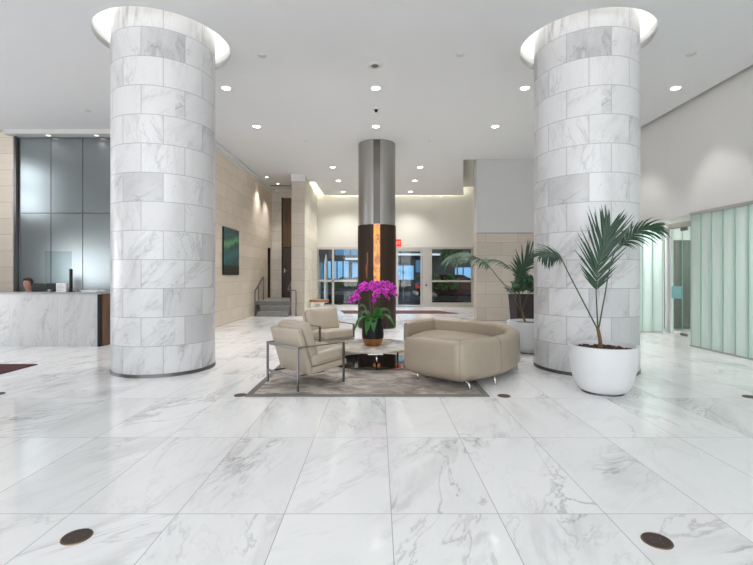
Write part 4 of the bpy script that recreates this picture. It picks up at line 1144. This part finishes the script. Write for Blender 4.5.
def white_pot(par):
    bm = bmesh.new()
    lathe(bm, [(0, .012), (.21, .012), (.24, .025), (.275, .05), (.318, .14), (.352, .28), (.370, .44), (.376, .548), (.362, .553), (.342, .548), (.336, .47), (.30, .44)], 72)
    autosmooth(obj('pot', bm, M_POTWHITE, par), 50)
    bm = bmesh.new(); lathe(bm, [(0, .012), (.225, .012), (.225, 0), (0, 0)], 48); obj('foot', bm, M_COLBASE, par)
    bm = bmesh.new(); rnd = random.Random(5)
    lathe(bm, [(0, .50), (.15, .498), (.26, .492), (.338, .485)], 48); obj('soil', bm, M_SOIL, par)
    bm = bmesh.new()
    for i in range(240):
        a = rnd.uniform(0, 2 * PI); r_ = .32 * math.sqrt(rnd.random())
        box(bm, -.016, .016, -.009, .009, -.006, .006, M=Matrix.Translation((r_ * math.cos(a), r_ * math.sin(a), .502)) @ Euler((rnd.uniform(-.5, .5), rnd.uniform(-.5, .5), rnd.uniform(0, 6))).to_matrix().to_4x4())
    o = obj('bark_chips', bm, M_SOIL, par); o['kind'] = 'stuff'

def palm(loc, label, trunk, fronds, mat, prefix):
    pl = thing('potted_palm', label, 'potted plant', loc, 0, 'palms in white pots')
    white_pot(pl)
    L0 = Vector(loc)
    bm = bmesh.new(); tube(bm, spline([Vector(p) - L0 for p in trunk], 6), .024, 12, .018); o = obj('trunk', bm, M_TRUNK, pl, True)
    for sd, (ctrl, start, L, side, nl, droop, w, upb, fw) in enumerate(fronds):
        ctrl = [Vector(p) - L0 for p in ctrl]
        bm = bmesh.new(); P_ = frond(bm, ctrl, start, L, side, sd + len(label), nl, droop, w, upb, fw)
        fo = obj('frond', bm, mat, pl, True)
        bm = bmesh.new(); tube(bm, P_, .009, 7, .0025); obj('stalk', bm, M_STEMG, fo, True)
    return pl
Y1 = 5.15
palm((2.63, Y1, 0), 'slender palm with three fronds in a round white pot before the right column', [(2.603, Y1, .49), (2.60, Y1, .6), (2.57, Y1, .75)], [
    ([(2.575, Y1, .72), (2.42, Y1 - .02, 1.0), (2.20, Y1 - .05, 1.40), (2.11, Y1 - .08, 1.55), (1.99, Y1 - .12, 1.61), (1.82, Y1 - .2, 1.58)], .58, .30, (.35, .8, .4), 28, .85, .0105, .3, 1.),
    ([(2.575, Y1, .72), (2.535, Y1 - .05, 1.02), (2.505, Y1 - .10, 1.20), (2.51, Y1 - .14, 1.46), (2.56, Y1 - .17, 1.70), (2.63, Y1 - .16, 1.90)], .41, .50, (1, -.1, -.1), 36, -.05, .0115, .8, 1.7),
    ([(2.58, Y1, .72), (2.64, Y1 - .02, 1.1), (2.715, Y1 - .05, 1.56), (2.83, Y1 - .10, 1.75), (2.98, Y1 - .16, 1.87), (3.13, Y1 - .24, 1.91)], .55, .31, (-.2, .8, .5), 26, .95, .0105, .4, 1.1),
], M_PALM, 'a')
Y2 = 7.81
palm((2.68, Y2, 0), 'arching palm in a round white pot behind the curved sofa', [(2.62, Y2, .49), (2.59, Y2, .6), (2.55, Y2, .73)], [
    ([(2.55, Y2, .7), (2.36, Y2 - .02, 1.04), (2.12, Y2 - .05, 1.32), (1.90, Y2 - .08, 1.56), (1.62, Y2 - .12, 1.70), (1.36, Y2 - .18, 1.69), (1.16, Y2 - .22, 1.60)], .46, .42, (.2, 1, .35), 44, .95, .016, .1, 1.1),
    ([(2.55, Y2, .7), (2.50, Y2, 1.05), (2.48, Y2 - .05, 1.32), (2.56, Y2 - .10, 1.55), (2.74, Y2 - .16, 1.74), (2.98, Y2 - .2, 1.80)], .38, .46, (1, .3, .2), 38, .30, .016, .6, 1.3),
    ([(2.55, Y2, .7), (2.52, Y2 + .05, 1.1), (2.46, Y2 + .10, 1.38), (2.32, Y2 + .14, 1.54), (2.10, Y2 + .18, 1.64), (1.9, Y2 + .2, 1.64)], .45, .28, (.3, 1, .3), 26, .8, .012, .2, 1.1),
    ([(2.55, Y2, .7), (2.60, Y2 - .08, .95), (2.70, Y2 - .14, 1.15), (2.84, Y2 - .2, 1.24)], .5, .22, (.6, .8, .3), 16, .6, .011, .3, 1.1),
    ([(2.55, Y2, .7), (2.48, Y2 - .06, .9), (2.38, Y2 - .1, 1.08), (2.26, Y2 - .14, 1.12)], .5, .18, (.4, .8, .3), 14, .5, .010, .3, 1.1),
], M_PALM2, 'b')
tp = thing('tall_planter', 'tall dark brown tapered planter standing by the taupe stone wall', 'planter', (3.68, 11.0, 0))
bm = bmesh.new()
pr = [bm.verts.new((s[0] * .27, s[1] * .27, 0)) for s in ((-1, -1), (1, -1), (1, 1), (-1, 1))]
pt = [bm.verts.new((s[0] * .33, s[1] * .33, .88)) for s in ((-1, -1), (1, -1), (1, 1), (-1, 1))]
pi_ = [bm.verts.new((s[0] * .30, s[1] * .30, .88)) for s in ((-1, -1), (1, -1), (1, 1), (-1, 1))]
pj = [bm.verts.new((s[0] * .29, s[1] * .29, .80)) for s in ((-1, -1), (1, -1), (1, 1), (-1, 1))]
bm.faces.new(pr)
for a, b in ((pr, pt), (pt, pi_), (pi_, pj)):
    for i in range(4): bm.faces.new((a[i], a[(i + 1) % 4], b[(i + 1) % 4], b[i]))
bm.faces.new(pj)
obj('planter_body', bm, M_PLANTERBROWN, tp)
o = obj('foliage', shrub('s', 0, .34, .30, .62, 260, 'planterfoliage', 0, 0, leaf=.10), M_PALM2, tp); o.location = (0, 0, .72)

# ------------------------------------------------------------------ daylight, camera, view
w = bpy.data.worlds.new('World'); S.world = w; w.use_nodes = True
bg = w.node_tree.nodes['Background']; bg.inputs[1].default_value = 1.0
wt = w.node_tree; tc = wt.nodes.new('ShaderNodeTexCoord'); sp_ = wt.nodes.new('ShaderNodeSeparateXYZ'); mr = wt.nodes.new('ShaderNodeMapRange'); mxw = wt.nodes.new('ShaderNodeMix'); mxw.data_type = 'RGBA'
wt.links.new(tc.outputs['Generated'], sp_.inputs[0]); wt.links.new(sp_.outputs[2], mr.inputs[0]); mr.inputs[1].default_value = -.03; mr.inputs[2].default_value = .03
wt.links.new(mr.outputs[0], mxw.inputs[0]); mxw.inputs[6].default_value = (3.95, 3.95, 4.0, 1); mxw.inputs[7].default_value = (2.8, 2.9, 3.05, 1)
wt.links.new(mxw.outputs[2], bg.inputs[0])
pd = bpy.data.lights.new('front_daylight_portal', 'AREA'); pd.shape = 'RECTANGLE'; pd.size = 15.6; pd.size_y = 4.2; pd.cycles.is_portal = True
po_ = bpy.data.objects.new('front_daylight_portal', pd); C.objects.link(po_); po_.location = (-1.7, -6.2, 2.4); po_.rotation_euler = (-PI / 2, 0, PI)
po_.rotation_euler = (PI / 2, 0, 0)
ld = bpy.data.lights.new('driveway_fill', 'AREA'); ld.size = 3; ld.energy = 20; ld.color = (.7, .85, 1)  # added area light without a fixture, fills the enclosed driveway
lo = bpy.data.objects.new('driveway_fill', ld); C.objects.link(lo); lo.location = (1.5, 25, 3.5)

cam = bpy.data.cameras.new('Camera'); co = bpy.data.objects.new('Camera', cam); C.objects.link(co)
co.location = (0, 0, 1.36); co.rotation_euler = (PI / 2, 0, 0)
cam.sensor_width = 36; cam.lens = 440 / 753 * 36
cam.shift_x = -1.5 / 753; cam.shift_y = -7.2 / 753
cam.clip_start = .05; cam.clip_end = 200
S.camera = co
S.view_settings.view_transform = 'Standard'; S.view_settings.look = 'None'; S.view_settings.gamma = 1
S.view_settings.use_curve_mapping = False
S.view_settings.exposure = 0.71
S.cycles.max_bounces = 16; S.cycles.diffuse_bounces = 14; S.cycles.glossy_bounces = 5; S.cycles.transparent_max_bounces = 12
S.cycles.use_denoising = True
S.cycles.sample_clamp_indirect = 6
